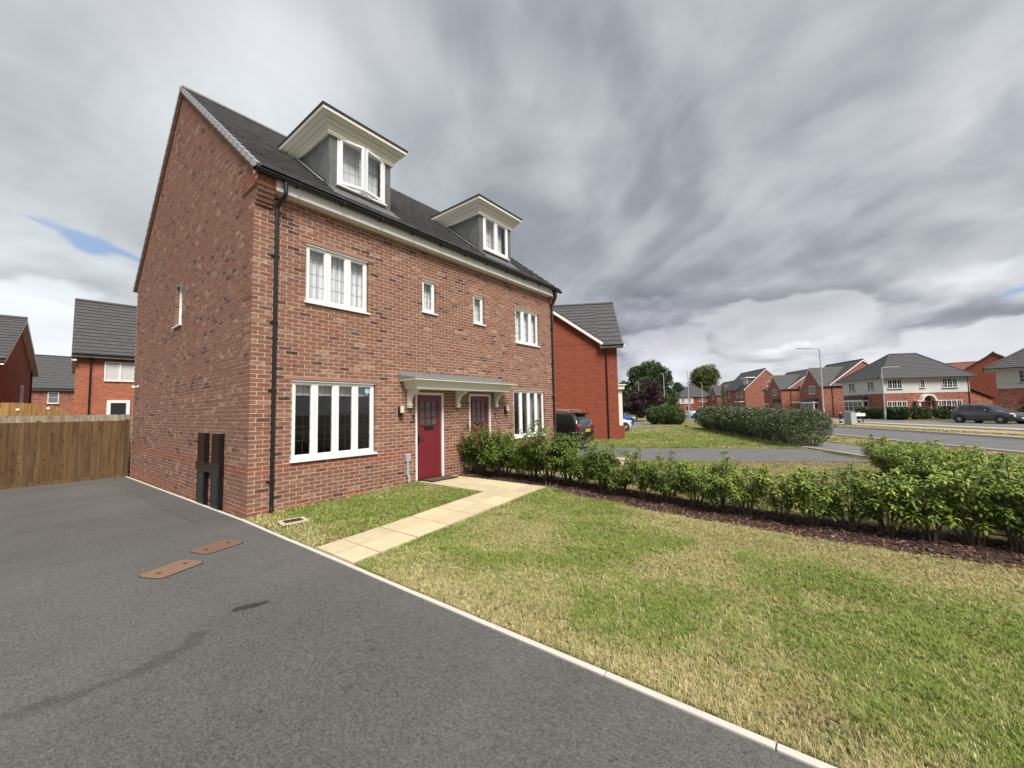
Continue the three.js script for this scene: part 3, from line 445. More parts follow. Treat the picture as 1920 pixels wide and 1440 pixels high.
// ---- door canopy on three brackets
{
  const g = new THREE.Group(); put(g, 'door_canopy', house); const cx = 4.78;
  const mitre = (name, m, prof) => { const b = new GB(); for (let i = 0; i < prof.length - 1; i++) { const [p0, y0] = prof[i], [p1, y1] = prof[i + 1]; const A = (p, y) => [[cx - p[0], y, 0.0], [cx - p[0], y, p[1]], [cx + p[0], y, p[1]], [cx + p[0], y, 0.0]]; const a = A(p0, y0), c = A(p1, y1); for (let k = 0; k < 3; k++) b.quad(a[k], a[k + 1], c[k + 1], c[k]); } return b.build(name, m, g); };
  const P = (o) => [1.64 + o, 0.44 + o];
  mitre('architrave', M.cream, [[P(-0.03), 2.215], [P(0), 2.215], [P(0), 2.265], [P(0.012), 2.275]]);
  mitre('cornice', M.cream, [[P(0.012), 2.275], [P(0.016), 2.30], [P(0.026), 2.34], [P(0.048), 2.38], [P(0.085), 2.405], [P(0.13), 2.414]]);
  mitre('edge_board', M.white, [[P(0.13), 2.412], [P(0.155), 2.412], [P(0.155), 2.442], [P(0.14), 2.446]]);
  const so = new GB(); so.quad([cx - 1.62, 2.218, 0], [cx + 1.62, 2.218, 0], [cx + 1.62, 2.218, 0.43], [cx - 1.62, 2.218, 0.43]); so.build('soffit', M.white, g);
  // lead roof in bays with lapped joints
  const y0 = 2.449, y1 = 2.545; for (let k = 0; k < 5; k++) { const xa = cx - 1.80 + 3.6 * k / 5, xb = xa + 0.72, l = new GB(), e = k === 0 ? 0 : 0.012; l.quad([xa, y0 + 0.012 - e, 0.60], [xb + 0.03, y0 + 0.012 - e, 0.60], [xb + 0.03, y1 - e, 0.006], [xa, y1 - e, 0.006]); l.quad([xa, y0 - 0.012, 0.602], [xb + 0.03, y0 - 0.012, 0.602], [xb + 0.03, y0 + 0.012 - e, 0.60], [xa, y0 + 0.012 - e, 0.60]); l.quad([xa, y1 - e, 0.006], [xb + 0.03, y1 - e, 0.006], [xb + 0.03, y1 + 0.09 - e, 0.004 + k * 0.0006], [xa, y1 + 0.09 - e, 0.004 + k * 0.0006]); if (k === 0) l.quad([xa, y0 - 0.012, 0.0], [xa, y0 - 0.012, 0.6], [xa, y0 + 0.012, 0.6], [xa, y1, 0.006]); l.build('lead_sheet', M.leadFlash, g); }
  for (const x of [3.24, 4.76, 6.28]) {
    const s = new THREE.Shape(); s.moveTo(0, 2.214); s.lineTo(0.36, 2.214); s.lineTo(0.36, 2.185); s.lineTo(0.31, 2.17); s.absarc(0.335, 1.885, 0.265, PI / 2 + 0.1, PI - 0.08, false); s.lineTo(0.075, 1.875); s.lineTo(0.10, 1.875); s.lineTo(0.10, 1.845); s.lineTo(0.08, 1.83); s.lineTo(0.08, 1.80); s.lineTo(0, 1.80); s.closePath();
    const e = new THREE.ExtrudeGeometry(s, { depth: 0.085, bevelEnabled: true, bevelSize: 0.006, bevelThickness: 0.006, bevelSegments: 1 }); e.rotateY(-PI / 2); const m = put(new THREE.Mesh(e, M.cream), 'bracket', g); m.position.set(x + 0.0425, 0, 0.007);
  }
}

// ---- roof
{
  const EY = 5.935, EZ = 0.29, slope = Math.hypot(EZ - RIDGE_Z, RIDGE_Y - EY), pitch = Math.atan2(RIDGE_Y - EY, EZ - RIDGE_Z), u = V(0, Math.sin(pitch), -Math.cos(pitch)), nrm = V(0, Math.cos(pitch), Math.sin(pitch));
  const b = new GB(), x0 = -0.02, x1 = HW + 0.02, d = 0.075;
  const pt = (x, s, h) => [x, EY + u.y * s + nrm.y * h, EZ + u.z * s + nrm.z * h], bk = (p) => [p[0], p[1], 2 * RIDGE_Z - p[2]];
  for (const f of [(p) => p, bk]) { const q = [pt(x0, 0.1, -d), pt(x1, 0.1, -d), pt(x1, slope - 0.01, -d), pt(x0, slope - 0.01, -d)].map(f), l = [pt(x0, 0.1, -d - 0.06), pt(x1, 0.1, -d - 0.06), pt(x1, slope - 0.01, -d - 0.06), pt(x0, slope - 0.01, -d - 0.06)].map(f); b.quad(...q); b.quad(l[3], l[2], l[1], l[0]); for (let k = 0; k < 4; k++) b.quad(l[k], l[(k + 1) % 4], q[(k + 1) % 4], q[k]); }
  const roof = b.build('roof', M.felt, house);
  // interlocking tiles in 23 courses, half-bonded
  const rows = 23, gauge = slope / rows, tw = 0.334, tl = gauge + 0.07, tiles = [], R = rng(91);
  for (let r = 0; r < rows; r++) for (let k = 0; k < 30; k++) {
    const xa = Math.max(x0, x0 + (k - (r % 2) * 0.5) * tw), xb = Math.min(x1, x0 + (k + 1 - (r % 2) * 0.5) * tw); if (xb - xa < 0.05) continue;
    const s = r * gauge, z = EZ + u.z * (s + gauge / 2), xm = (xa + xb) / 2, inD = (a, c) => xm > a + 0.17 && xm < c - 0.17 && z < -0.62 && z > -1.7; if (inD(1.5, 3.0) || inD(6.1, 7.6)) continue;
    tiles.push({ r, xa, xb, s, z, xm, m: R() < 0.12 ? 2 : R() < 0.5 ? 0 : 1, j: (R() - 0.5) * 0.005, tl: r === rows - 1 ? gauge + 0.005 : tl });
  }
  const unit = []; for (let i = 0; i < 4; i++) { const t = new GB(); t.uo = [i * 0.7, i * 0.37]; const L = tl; t.box(0.0015, tw - 0.0015, -0.028, 0, -L, 0); unit.push(t.geo()); }
  const mats = [M.tileA, M.tileB, M.tileC], tilt = 0.135;
  const own = new Set(tiles.filter((t) => Math.abs(t.xb - t.xa - tw) < 1e-6 && t.r < rows - 1).sort((p, q) => { const f = (t) => { const y = EY + u.y * t.s, dx = t.xm - EYE[0], dy = y - EYE[1], dz = t.z - EYE[2]; return 1 / (dx * dx + dy * dy + dz * dz); }; return f(q) - f(p); }).slice(0, 300));
  const mk = (t) => new THREE.Matrix4().makeTranslation(t.xa, EY + u.y * t.s + nrm.y * (0.032 + t.j), EZ + u.z * t.s + nrm.z * (0.032 + t.j)).multiply(new THREE.Matrix4().makeRotationX(pitch - tilt));
  const rest = [new GB(), new GB(), new GB()];
  for (const t of tiles) {
    if (own.has(t)) { const m = put(new THREE.Mesh(unit[Math.floor(R() * 4)], mats[t.m]), 'roof_tile', roof); m.applyMatrix4(mk(t)); continue; }
    const q = new GB(); q.uo = [R() * 3, R() * 3]; q.box(0.0015, t.xb - t.xa - 0.0015, -0.028, 0, -t.tl, 0); rest[t.m].uo = [0, 0]; rest[t.m].add(q.geo(), mk(t));
  }
  const all = new GB(); rest.forEach((r, i) => { all.group(i); for (let k = 0; k < r.p.length; k += 3) { all.p.push(r.p[k], r.p[k + 1], r.p[k + 2]); all.n.push(r.n[k], r.n[k + 1], r.n[k + 2]); all.c.push(1, 1, 1); } all.u.push(...r.u); });
  stuff(all.build('tiling', mats, roof));
  // the back slope, out of sight: courses only
  const back = new GB(); for (let r = 0; r < rows; r++) { const s = r * gauge, a = [pt(x0, s, 0.012), pt(x1, s, 0.012), pt(x1, s + tl, -0.01), pt(x0, s + tl, -0.01)].map(bk); back.quad(a[1], a[0], a[3], a[2]); const l = [pt(x0, s, -0.018), pt(x1, s, -0.018)].map(bk); back.quad(a[0], a[1], l[1], l[0]); } back.build('back_slope', M.tileA, roof);
  // ridge tiles
  for (let k = 0; k < 21; k++) { const xa = x0 - 0.03 + k * 0.458, xb = xa + 0.452, g = new GB(), N = 8, rr = 0.115; for (let i = 0; i < N; i++) { const a = PI * i / N, c = PI * (i + 1) / N; const y = RIDGE_Y - 0.055; g.quad([xa, y + Math.sin(a) * rr * 0.86, RIDGE_Z + Math.cos(a) * rr * 1.1], [xb, y + Math.sin(a) * rr * 0.86, RIDGE_Z + Math.cos(a) * rr * 1.1], [xb, y + Math.sin(c) * rr * 0.86, RIDGE_Z + Math.cos(c) * rr * 1.1], [xa, y + Math.sin(c) * rr * 0.86, RIDGE_Z + Math.cos(c) * rr * 1.1]); } if (k === 0) { const pts = []; for (let i = 0; i <= N; i++) pts.push([xa, RIDGE_Y - 0.055 + Math.sin(PI * i / N) * rr * 0.86, RIDGE_Z + Math.cos(PI * i / N) * rr * 1.1]); g.poly(pts); } g.build('ridge_tile', M.tileB, roof); }
  // dry verge units, one to a course, pale on the front slope, dark on the back
  for (const [f, m, side] of [[(p) => p, M.verge, 0], [bk, M.verge, 0], [(p) => p, M.verge, 1]]) for (let r = 0; r < rows; r++) {
    const s = r * gauge, xa = side ? HW + 0.005 : -0.075, xb = side ? HW + 0.075 : -0.005, g = new GB();
    const t = [pt(xa, s - 0.012, 0.03), pt(xb, s - 0.012, 0.03), pt(xb, s + gauge + 0.02, 0.008), pt(xa, s + gauge + 0.02, 0.008)].map(f), l = [pt(xa, s - 0.012, -0.072), pt(xb, s - 0.012, -0.072), pt(xb, s + gauge - 0.004, -0.094), pt(xa, s + gauge - 0.004, -0.094)].map(f);
    g.quad(...t); g.quad(l[3], l[2], l[1], l[0]); for (let k = 0; k < 4; k++) g.quad(l[k], l[(k + 1) % 4], t[(k + 1) % 4], t[k]); g.build('verge_unit', m, roof);
  }
  for (const f of [(p) => p, bk]) { const g = new GB(), a = [pt(-0.035, 0.05, -0.15), pt(0.03, 0.05, -0.15), pt(0.03, slope - 0.02, -0.15), pt(-0.035, slope - 0.02, -0.15)].map(f), c = [pt(-0.035, 0.05, -0.096), pt(0.03, 0.05, -0.096), pt(0.03, slope - 0.02, -0.096), pt(-0.035, slope - 0.02, -0.096)].map(f); g.quad(...c); g.quad(a[3], a[2], a[1], a[0]); for (let k = 0; k < 4; k++) g.quad(a[k], a[(k + 1) % 4], c[(k + 1) % 4], c[k]); g.build('undercloak', M.underCloak, house); }
}
// ---- eaves: fascia, soffit, gutter on brackets, downpipes
{
  const f = new GB(); f.box(0.285, HW - 0.285, 5.655, 5.85, 0.165, 0.19); f.build('fascia', M.white, house);
  const s = new GB(); s.box(0.285, HW - 0.285, 5.648, 5.66, -0.0, 0.165); s.build('soffit', M.cream, house);
  const g = new GB(), N = 10, r = 0.062, gx0 = -0.09, gx1 = HW + 0.13, gy = 5.885, gz = 0.268;
  for (let i = 0; i < N; i++) { const a = PI + PI * i / N, c = PI + PI * (i + 1) / N; for (const [R, inv] of [[r, 0], [r - 0.006, 1]]) { const q = [[gx0, gy + Math.sin(a) * R, gz + Math.cos(a) * R], [gx1, gy + Math.sin(a) * R, gz + Math.cos(a) * R], [gx1, gy + Math.sin(c) * R, gz + Math.cos(c) * R], [gx0, gy + Math.sin(c) * R, gz + Math.cos(c) * R]]; inv ? g.quad(...q) : g.quad(q[3], q[2], q[1], q[0]); } }
  for (const x of [gx0, gx1]) { const pts = []; for (let i = 0; i <= N; i++) pts.push([x, gy + Math.sin(PI + PI * i / N) * r, gz + Math.cos(PI + PI * i / N) * r]); g.poly(pts); g.poly(pts.slice().reverse()); }
  g.box(gx0, gx1, gy - 0.004, gy + 0.03, gz - r - 0.004, gz - r + 0.002); g.build('gutter', M.black, house);
  for (let k = 0; k < 11; k++) { const b = new GB(), x = 0.62 + k * 0.86; b.box(x - 0.014, x + 0.014, gy - r - 0.008, gy + 0.004, 0.19, gz + r + 0.006); b.build('gutter_bracket', M.black, house); }
  const bk = new GB(); bk.box(0.06, HW, 5.75, 5.92, -HL - 0.31, -HL - 0.19); bk.build('rear_gutter', M.greyPlastic, house);
  for (const [x, sgn] of [[0.35, 1], [9.36, -1]]) {
    const d = new GB(), x2 = x + 0.06 * sgn; d.tube([[x2, 5.86, 0.262], [x2, 5.66, 0.262]], 0.036, 12); d.tube([[x2, 5.70, 0.262], [x2, 5.60, 0.255], [x + 0.03 * sgn, 5.50, 0.14], [x, 5.40, 0.062], [x, 5.30, 0.056]], 0.036, 12); d.tube([[x, 5.34, 0.056], [x, 0.02, 0.056]], 0.034, 12); d.build('downpipe', M.black, house);
    for (const y of [4.52, 3.32, 2.12, 0.55]) { const c = new GB(); c.cyl(x, y, 0.056, 0.041, 0.041, 0.03, 14); c.box(x - 0.07, x + 0.07, y - 0.012, y + 0.012, 0.004, 0.02); c.build('pipe_clip', M.black, house); }
  }
  // corbelled brick kneelers at both ends of the eaves
  for (const [xa, dir] of [[0, 1], [HW, -1]]) {
    const C = rng(dir + 7), X = (a, b) => (dir > 0 ? [xa + a, xa + b] : [xa - b, xa - a]);
    for (let k = 0; k < 7; k++) {
      const y = 5.365 + k * 0.075, p = k < 4 ? 0.04 * (k + 1) : 0.19, cut = k % 2 ? [[0.001, 0.10], [0.11, 0.28]] : [[0.001, 0.205], [0.215, 0.28]];
      for (const [a, b] of cut) { const g = new GB(); g.uo = [C() * 3, C() * 3]; g.box(...X(a, b), y + 0.004, y + 0.07, 0.006, p); g.build('corbel_brick', k >= 4 ? brickMats[14 + Math.floor(C() * 3)] : brickMats[Math.floor(C() * 8)], house); }
      const m = new GB(); m.box(...X(0.005, 0.276), y - 0.004 + (k ? 0 : 0.01), y + 0.0042, 0.007, p - 0.008); m.build('mortar_bed', M.mortar, house);
    }
  }
  for (let k = 0; k < 3; k++) { const C = rng(k + 31), n = 4; for (let i = 0; i < n; i++) { const a = 0.19 - (i + (k % 2) * 0.5) * 0.205, b = Math.max(a - 0.197, -0.50); if (a - b < 0.03 || (k % 2 && i === 0 && false)) continue; const g = new GB(); g.uo = [C() * 3, C() * 3]; const y = 5.665 + k * 0.075; g.box(-0.026, -0.001, y + 0.004, y + 0.069, b, Math.min(a, 0.189)); g.build('corbel_brick', brickMats[14 + Math.floor(C() * 3)], house); } }
  const mk = new GB(); mk.box(-0.018, -0.0015, 5.667, 5.89, -0.495, 0.18); mk.build('mortar_bed', M.mortar, house);
  const be = new GB(); be.box(-0.03, 0.0, 5.86, 5.955, 0.03, 0.19); be.build('verge_end', M.white, house);
}
// ---- dormers
function dormer(x0, x1, opened, label) {
  const g = new THREE.Group(); put(g, 'dormer', house); g.userData.label = label;
  const zf = -0.36, zb = -2.55, yb = 6.05, yt = 7.69, wx0 = x0 + 0.17, wx1 = x1 - 0.16, wy0 = 6.58, wy1 = 7.68;
  const fr = new GB(); fr.box(x0, wx0, yb, yt, zf - 0.08, zf); fr.box(wx1, x1, yb, yt, zf - 0.08, zf); fr.box(wx0, wx1, yb, wy0, zf - 0.08, zf); fr.build('front_cladding', M.lead, g);
  for (const [a, b] of [[x0 + 0.004, x0 + 0.09], [x1 - 0.09, x1 - 0.004]]) { const c = new GB(); c.box(a, b, yb, yt, zb, zf - 0.08); c.build('cheek', M.lead, g); }
  for (const z of [-0.42, -1.02]) { const c = new GB(); c.box(x0 - 0.006, x0 + 0.003, 6.3, yt, z - 0.012, z + 0.012); c.build('cladding_seam', M.lead, g); }
  for (const s of [-1, 1]) { const k = RK, X = s < 0 ? x0 - 0.003 : x1 + 0.003, f = new GB(), P = (z, h) => [X + s * h * 0.06, 6.0 + RK * (0.29 - z) - 0.04 + h * 0.07 + 0.03, z]; f.quad(P(-0.45, 0.1), P(-1.75, 0.1), P(-1.75, 1.1), P(-0.45, 1.1)); f.quad([X + s * 0.10, P(-0.45, 0)[1] - 0.005, -0.45], [X + s * 0.10, P(-1.75, 0)[1] - 0.005, -1.75], P(-1.75, 0.3), P(-0.45, 0.3)); f.build('flashing', M.leadFlash, g); }
  const ap = new GB(); ap.quad([x0 - 0.05, 6.16, 0.03], [x1 + 0.05, 6.16, 0.03], [x1 + 0.05, 6.50, zf + 0.004], [x0 - 0.05, 6.50, zf + 0.004]); ap.build('apron_flashing', M.lead, g);
  const cl = new GB(); cl.box(x0 + 0.09, x1 - 0.09, yt - 0.005, yt + 0.02, zb, zf - 0.08); cl.box(x0 + 0.09, x1 - 0.09, yb, yt, -1.9, -1.86); cl.box(x0 + 0.09, x1 - 0.09, 6.4, 6.45, zb, zf - 0.08); cl.build('lining', M.roomLight, g);
  const cu = new GB(); cu.box(wx0 + 0.05, wx1 - 0.05, wy0 + (opened ? 0.1 : 0), wy1, zf - 0.22, zf - 0.215); cu.build('curtain', M.curtain, g);
  // window
  const f = new GB(); f.ring(wx0, wx1, wy0, wy1, 0.06, zf - 0.06, zf + 0.012); const mid = (wx0 + wx1) / 2; f.box(mid - 0.03, mid + 0.03, wy0 + 0.06, wy1 - 0.06, zf - 0.06, zf + 0.008); f.build('window_frame', M.upvc, g);
  const o = { open: opened ? 0.21 : 0, t: 0.06 };
  glazing(g, wx0 + 0.05, mid - 0.012, wy0 + 0.045, wy1 - 0.045, zf + 0.032, 3, 4, { ...o, hinge: -1 }); glazing(g, mid + 0.012, wx1 - 0.05, wy0 + 0.045, wy1 - 0.045, zf + 0.032, 3, 4, { ...o, hinge: 1 });
  const s = new GB(); s.box(wx0 - 0.02, wx1 + 0.02, wy0 - 0.03, wy0, zf - 0.05, zf + 0.07); s.build('sill', M.upvc, g);
  // cornice mitred round three sides, board by board
  const mitre = (name, m, prof) => { const b = new GB(); for (let i = 0; i < prof.length - 1; i++) { const [p0, y0] = prof[i], [p1, y1] = prof[i + 1], A = (p, y) => [[x0 - p, y, zb], [x0 - p, y, zf + p], [x1 + p, y, zf + p], [x1 + p, y, zb]], a = A(p0, y0), c = A(p1, y1); for (let k = 0; k < 3; k++) b.quad(a[k], a[k + 1], c[k + 1], c[k]); } b.build(name, m, g); };
  mitre('cornice_fillet', M.cream, [[0.0, 7.605], [0.05, 7.605], [0.05, 7.635], [0.065, 7.64], [0.065, 7.668], [0.055, 7.672]]);
  const bd = [[0.068, 7.672], [0.125, 7.755], [0.185, 7.835], [0.245, 7.915]];
  for (let k = 0; k < 3; k++) mitre('cornice_board', M.beige, [[bd[k][0] - 0.012, bd[k][1] + 0.004], [bd[k][0], bd[k][1]], [bd[k + 1][0] - 0.006, bd[k + 1][1] - 0.006], [bd[k + 1][0] - 0.016, bd[k + 1][1]]]);
  mitre('cornice_fascia', M.cream, [[0.235, 7.912], [0.275, 7.915], [0.275, 7.985], [0.255, 7.987]]);
  const r = new GB(); r.box(x0 - 0.295, x1 + 0.295, 7.985, 8.025, zb - 0.1, zf + 0.295); r.build('flat_roof', M.blackMatt, g);
}
dormer(1.50, 3.0, true, 'dormer with both casements ajar');
dormer(6.10, 7.6, false, 'dormer with closed casements');

// ================================================================ small things fixed to or standing by the house
function wallLantern(x, label) {
  const t = thing('wall_lantern', label, 'lantern', [x, 1.72, 0.002], 0, 'lanterns beside the front doors');
  const b = new GB(); b.box(-0.035, 0.035, -0.12, 0.10, 0, 0.02); b.tube([[0, -0.06, 0.02], [0, -0.075, 0.07], [0, -0.055, 0.105]], 0.012, 8); b.cyl(0, -0.045, 0.105, 0.052, 0.052, 0.02, 20); b.build('bracket', M.black, t);
  const g = new GB(); g.cyl(0, 0.035, 0.105, 0.046, 0.046, 0.14, 24); g.build('shade', mat([0.62, 0.58, 0.46], 0.35), t);
  const c = new GB(); c.cyl(0, 0.112, 0.105, 0.05, 0.048, 0.014, 20); c.build('cap', M.cream, t); for (const y of [0.02, 0.06]) { const r = new GB(); r.cyl(0, y, 0.105, 0.0475, 0.0475, 0.008, 20); r.build('shade_ring', M.cream, t); }
  const s = new GB(); s.cyl(0.0, -0.10, 0.045, 0.03, 0.022, 0.05, 14); s.build('sensor', M.blackMatt, t);
}
wallLantern(2.99, 'cylindrical wall lantern between the wide window and the clear burgundy door');
wallLantern(6.72, 'cylindrical wall lantern between the half-hidden door and the far window');
for (const [x, l] of [[3.375, 'slim black doorbell beside the clear burgundy door'], [6.265, 'slim black doorbell beside the half-hidden burgundy door']]) {
  const t = thing('doorbell', l, 'doorbell', [x, 1.52, 0.002], 0, 'doorbells'); const b = put(new THREE.Mesh(new RoundedBoxGeometry(0.045, 0.12, 0.022, 3, 0.008), M.black), 'casing', t); b.position.set(0, 0.06, 0.011); const d = new GB(); d.cyl(0, 0.03, 0.024, 0.014, 0.014, 0.006, 18, 'z'); d.build('button', M.steel, t);
}
{ // house number
  const t = thing('house_number', 'small dark square plate with white number 14', 'number plate', [6.42, 1.40, 0.003]);
  const p = put(new THREE.Mesh(new RoundedBoxGeometry(0.11, 0.12, 0.008, 2, 0.003), mat([0.07, 0.055, 0.045], 0.4)), 'plate', t); p.position.z = 0.004;
  const font = await new FontLoader().loadAsync('fonts/droid/droid_sans_bold.typeface.json'), tg = new TextGeometry('14', { font, size: 0.048, depth: 0.002, curveSegments: 4 }); tg.computeBoundingBox(); const bb = tg.boundingBox; tg.translate(-(bb.min.x + bb.max.x) / 2, -(bb.min.y + bb.max.y) / 2, 0.008); put(new THREE.Mesh(tg, M.upvc), 'digits', t);
}
{ // cable conduit beside the door
  const t = thing('cable_conduit', 'grey plastic cable box and conduit on the wall beside the clear door', 'conduit', [3.2, 0.0, 0.002]);
  const b = put(new THREE.Mesh(new RoundedBoxGeometry(0.125, 0.165, 0.06, 3, 0.008), M.greyPlastic), 'box', t); b.position.set(0, 0.66, 0.03);
  const c = new GB(); c.tube([[-0.005, 0.58, 0.03], [-0.005, 0.30, 0.03]], 0.034, 12); c.tube([[-0.005, 0.33, 0.03], [0.0, 0.27, 0.034], [0.016, 0.22, 0.05], [0.018, 0.16, 0.05]], 0.034, 12); c.cyl(0.018, 0.15, 0.05, 0.04, 0.04, 0.07, 14); c.build('duct', M.greyPlastic, t);
  const e = new GB(); e.cyl(0.018, 0.085, 0.05, 0.022, 0.022, 0.11, 12); e.build('cable_sleeve', M.greyPlastic, t);
}
{ // door mat on its dark frame
  const t = thing('doormat', 'brown ribbed doormat lying before the clear burgundy door', 'doormat', [3.98, hgt(4, 0.2) + 0.036, 0.24]);
  const m = put(new THREE.Mesh(new RoundedBoxGeometry(0.82, 0.022, 0.40, 2, 0.008), M.blackMatt), 'rubber_edge', t); m.position.y = 0.011;
  const r = new GB(); for (let i = 0; i < 14; i++) r.box(-0.37, 0.37, 0.022, 0.028, -0.17 + i * 0.0245, -0.155 + i * 0.0245); r.build('ribs', mat([0.11, 0.075, 0.045], 1), t);
}
{ // drain gully in its concrete surround
  const t = thing('drain_gully', 'square drain gully in a cream surround below the corner downpipe', 'drain', [0.34, hgt(0.34, 0.93) + 0.01, 0.93], -0.15);
  const s = new GB(); s.ring(-0.19, 0.19, -0.15, 0.15, 0.055, 0, 0.022); const m = s.build('surround', mat([0.58, 0.51, 0.36], 0.9, { map: T.slab }), t); m.rotation.x = -PI / 2;
  const g = new GB(); for (let i = 0; i < 9; i++) g.box(-0.134, 0.134, 0.0, 0.024, -0.094 + i * 0.0215, -0.08 + i * 0.0215); g.box(-0.134, 0.134, 0.004, 0.014, -0.095, 0.095); g.build('grating', M.blackMatt, t);
}
function cover(x, z, w, d, turn, c, label) { // rusty iron covers let into the tarmac
  const t = thing('access_cover', label, 'access cover', [x, hgt(x, z) + 0.002, z], turn, 'iron covers in the drive');
  const sh = new THREE.Shape(), r = 0.09; sh.moveTo(-w / 2 + r, -d / 2); sh.lineTo(w / 2 - r, -d / 2); sh.quadraticCurveTo(w / 2, -d / 2, w / 2, -d / 2 + r); sh.lineTo(w / 2, d / 2 - r); sh.quadraticCurveTo(w / 2, d / 2, w / 2 - r, d / 2); sh.lineTo(-w / 2 + r, d / 2); sh.quadraticCurveTo(-w / 2, d / 2, -w / 2, d / 2 - r); sh.lineTo(-w / 2, -d / 2 + r); sh.quadraticCurveTo(-w / 2, -d / 2, -w / 2 + r, -d / 2);
  const rim = put(new THREE.Mesh(new THREE.ExtrudeGeometry(sh, { depth: 0.004, bevelEnabled: false }), mat([0.035, 0.03, 0.028], 0.9)), 'rim', t); rim.rotation.x = -PI / 2;
  const lid = put(new THREE.Mesh(new THREE.ExtrudeGeometry(sh, { depth: 0.007, bevelEnabled: true, bevelSize: 0.002, bevelThickness: 0.002, bevelSegments: 1 }), mat(c, 0.95, { map: T.mortar, bumpMap: T.grain, bumpScale: 0.004 })), 'lid', t); lid.rotation.x = -PI / 2; lid.scale.set(0.965, 0.93, 1);
  const p = new GB(), R = rng(Math.round(x * 100)); for (let i = -7; i <= 7; i++) for (let k = -3; k <= 3; k++) { const px = i * w / 17, pz = k * d / 8.5; if (Math.hypot(px / (w / 2), pz / (d / 2)) > 1.12) continue; if (R() < 0.05) continue; const a = (i + k) % 2 ? 0.55 : -0.55, cx = Math.cos(a) * w / 44, cz = Math.sin(a) * w / 44, q = 0.0035; p.quad([px - cx - cz * q / 0.01, 0.0135, pz - cz + cx * q / 0.01], [px + cx - cz * q / 0.01, 0.0135, pz + cz + cx * q / 0.01], [px + cx + cz * q / 0.01, 0.0135, pz + cz - cx * q / 0.01], [px - cx + cz * q / 0.01, 0.0135, pz - cz - cx * q / 0.01]); }
  p.build('tread', mat(c.map((v) => v * 1.12), 0.95), t);
  const k = new GB(); k.box(-w * 0.32, -w * 0.24, 0.0085, 0.0142, -0.012, 0.012); k.box(w * 0.24, w * 0.32, 0.0085, 0.0142, -0.012, 0.012); k.build('lifting_slot', M.blackMatt, t);
}
cover(-1.31, 1.81, 0.50, 0.36, 0.44, [0.25, 0.155, 0.10], 'rusty brown oblong cover in the drive, the paler one further from the wall');
cover(-0.76, 1.33, 0.50, 0.37, 0.30, [0.21, 0.12, 0.08], 'rusty brown oblong cover in the drive, the darker one nearer the wall');
{ // the twin black cabinets joined by a bar, on the gable wall
  const gl = mat([0.007, 0.007, 0.008], 0.22), t = thing('meter_cabinet', 'glossy black H-shaped twin cabinet standing against the gable wall', 'cabinet', [-0.004, hgt(-0.05, -1.8), -1.8], -PI / 2);
  // local x runs to the front of the house, local z out from the wall
  for (const x of [[-0.72, -0.24], [0.18, 0.64]]) { const b = put(new THREE.Mesh(new RoundedBoxGeometry(x[1] - x[0], 1.40, 0.075, 2, 0.006), gl), 'upright', t); b.position.set((x[0] + x[1]) / 2, 0.70, 0.038); const c = new GB(); c.box(x[0] + 0.005, x[1] - 0.005, 1.401, 1.408, 0.002, 0.072); c.build('top_plate', mat([0.20, 0.20, 0.19], 0.5), t); const d = new GB(); d.ring(x[0] + 0.03, x[1] - 0.05, 0.86, 1.36, 0.012, 0.0755, 0.08); d.ring(x[0] + 0.03, x[1] - 0.05, 0.10, 0.62, 0.012, 0.0755, 0.08); d.build('door_trim', gl, t); }
  const c = put(new THREE.Mesh(new RoundedBoxGeometry(1.44, 0.17, 0.085, 2, 0.006), gl), 'crossbar', t); c.position.set(-0.06, 0.735, 0.043);
}
{ // small security camera at the far end of the gable wall
  const t = thing('security_camera', 'small white security camera at the far end of the gable wall', 'camera', [-0.003, 2.66, -9.3], -PI / 2);
  const b = new GB(); b.cyl(0, 0, 0.012, 0.04, 0.04, 0.024, 16, 'z'); b.tube([[0, 0, 0.02], [-0.02, -0.01, 0.09]], 0.014, 8); b.build('mount', M.upvc, t);
  const c = new GB(); c.add(new THREE.CapsuleGeometry(0.034, 0.10, 6, 14), new THREE.Matrix4().makeRotationZ(1.2).setPosition(-0.05, -0.015, 0.11)); c.build('body', M.upvc, t);
  const l = new GB(); l.add(new THREE.SphereGeometry(0.028, 12, 10), new THREE.Matrix4().setPosition(-0.115, -0.045, 0.11)); l.build('lens', M.black, t);
}
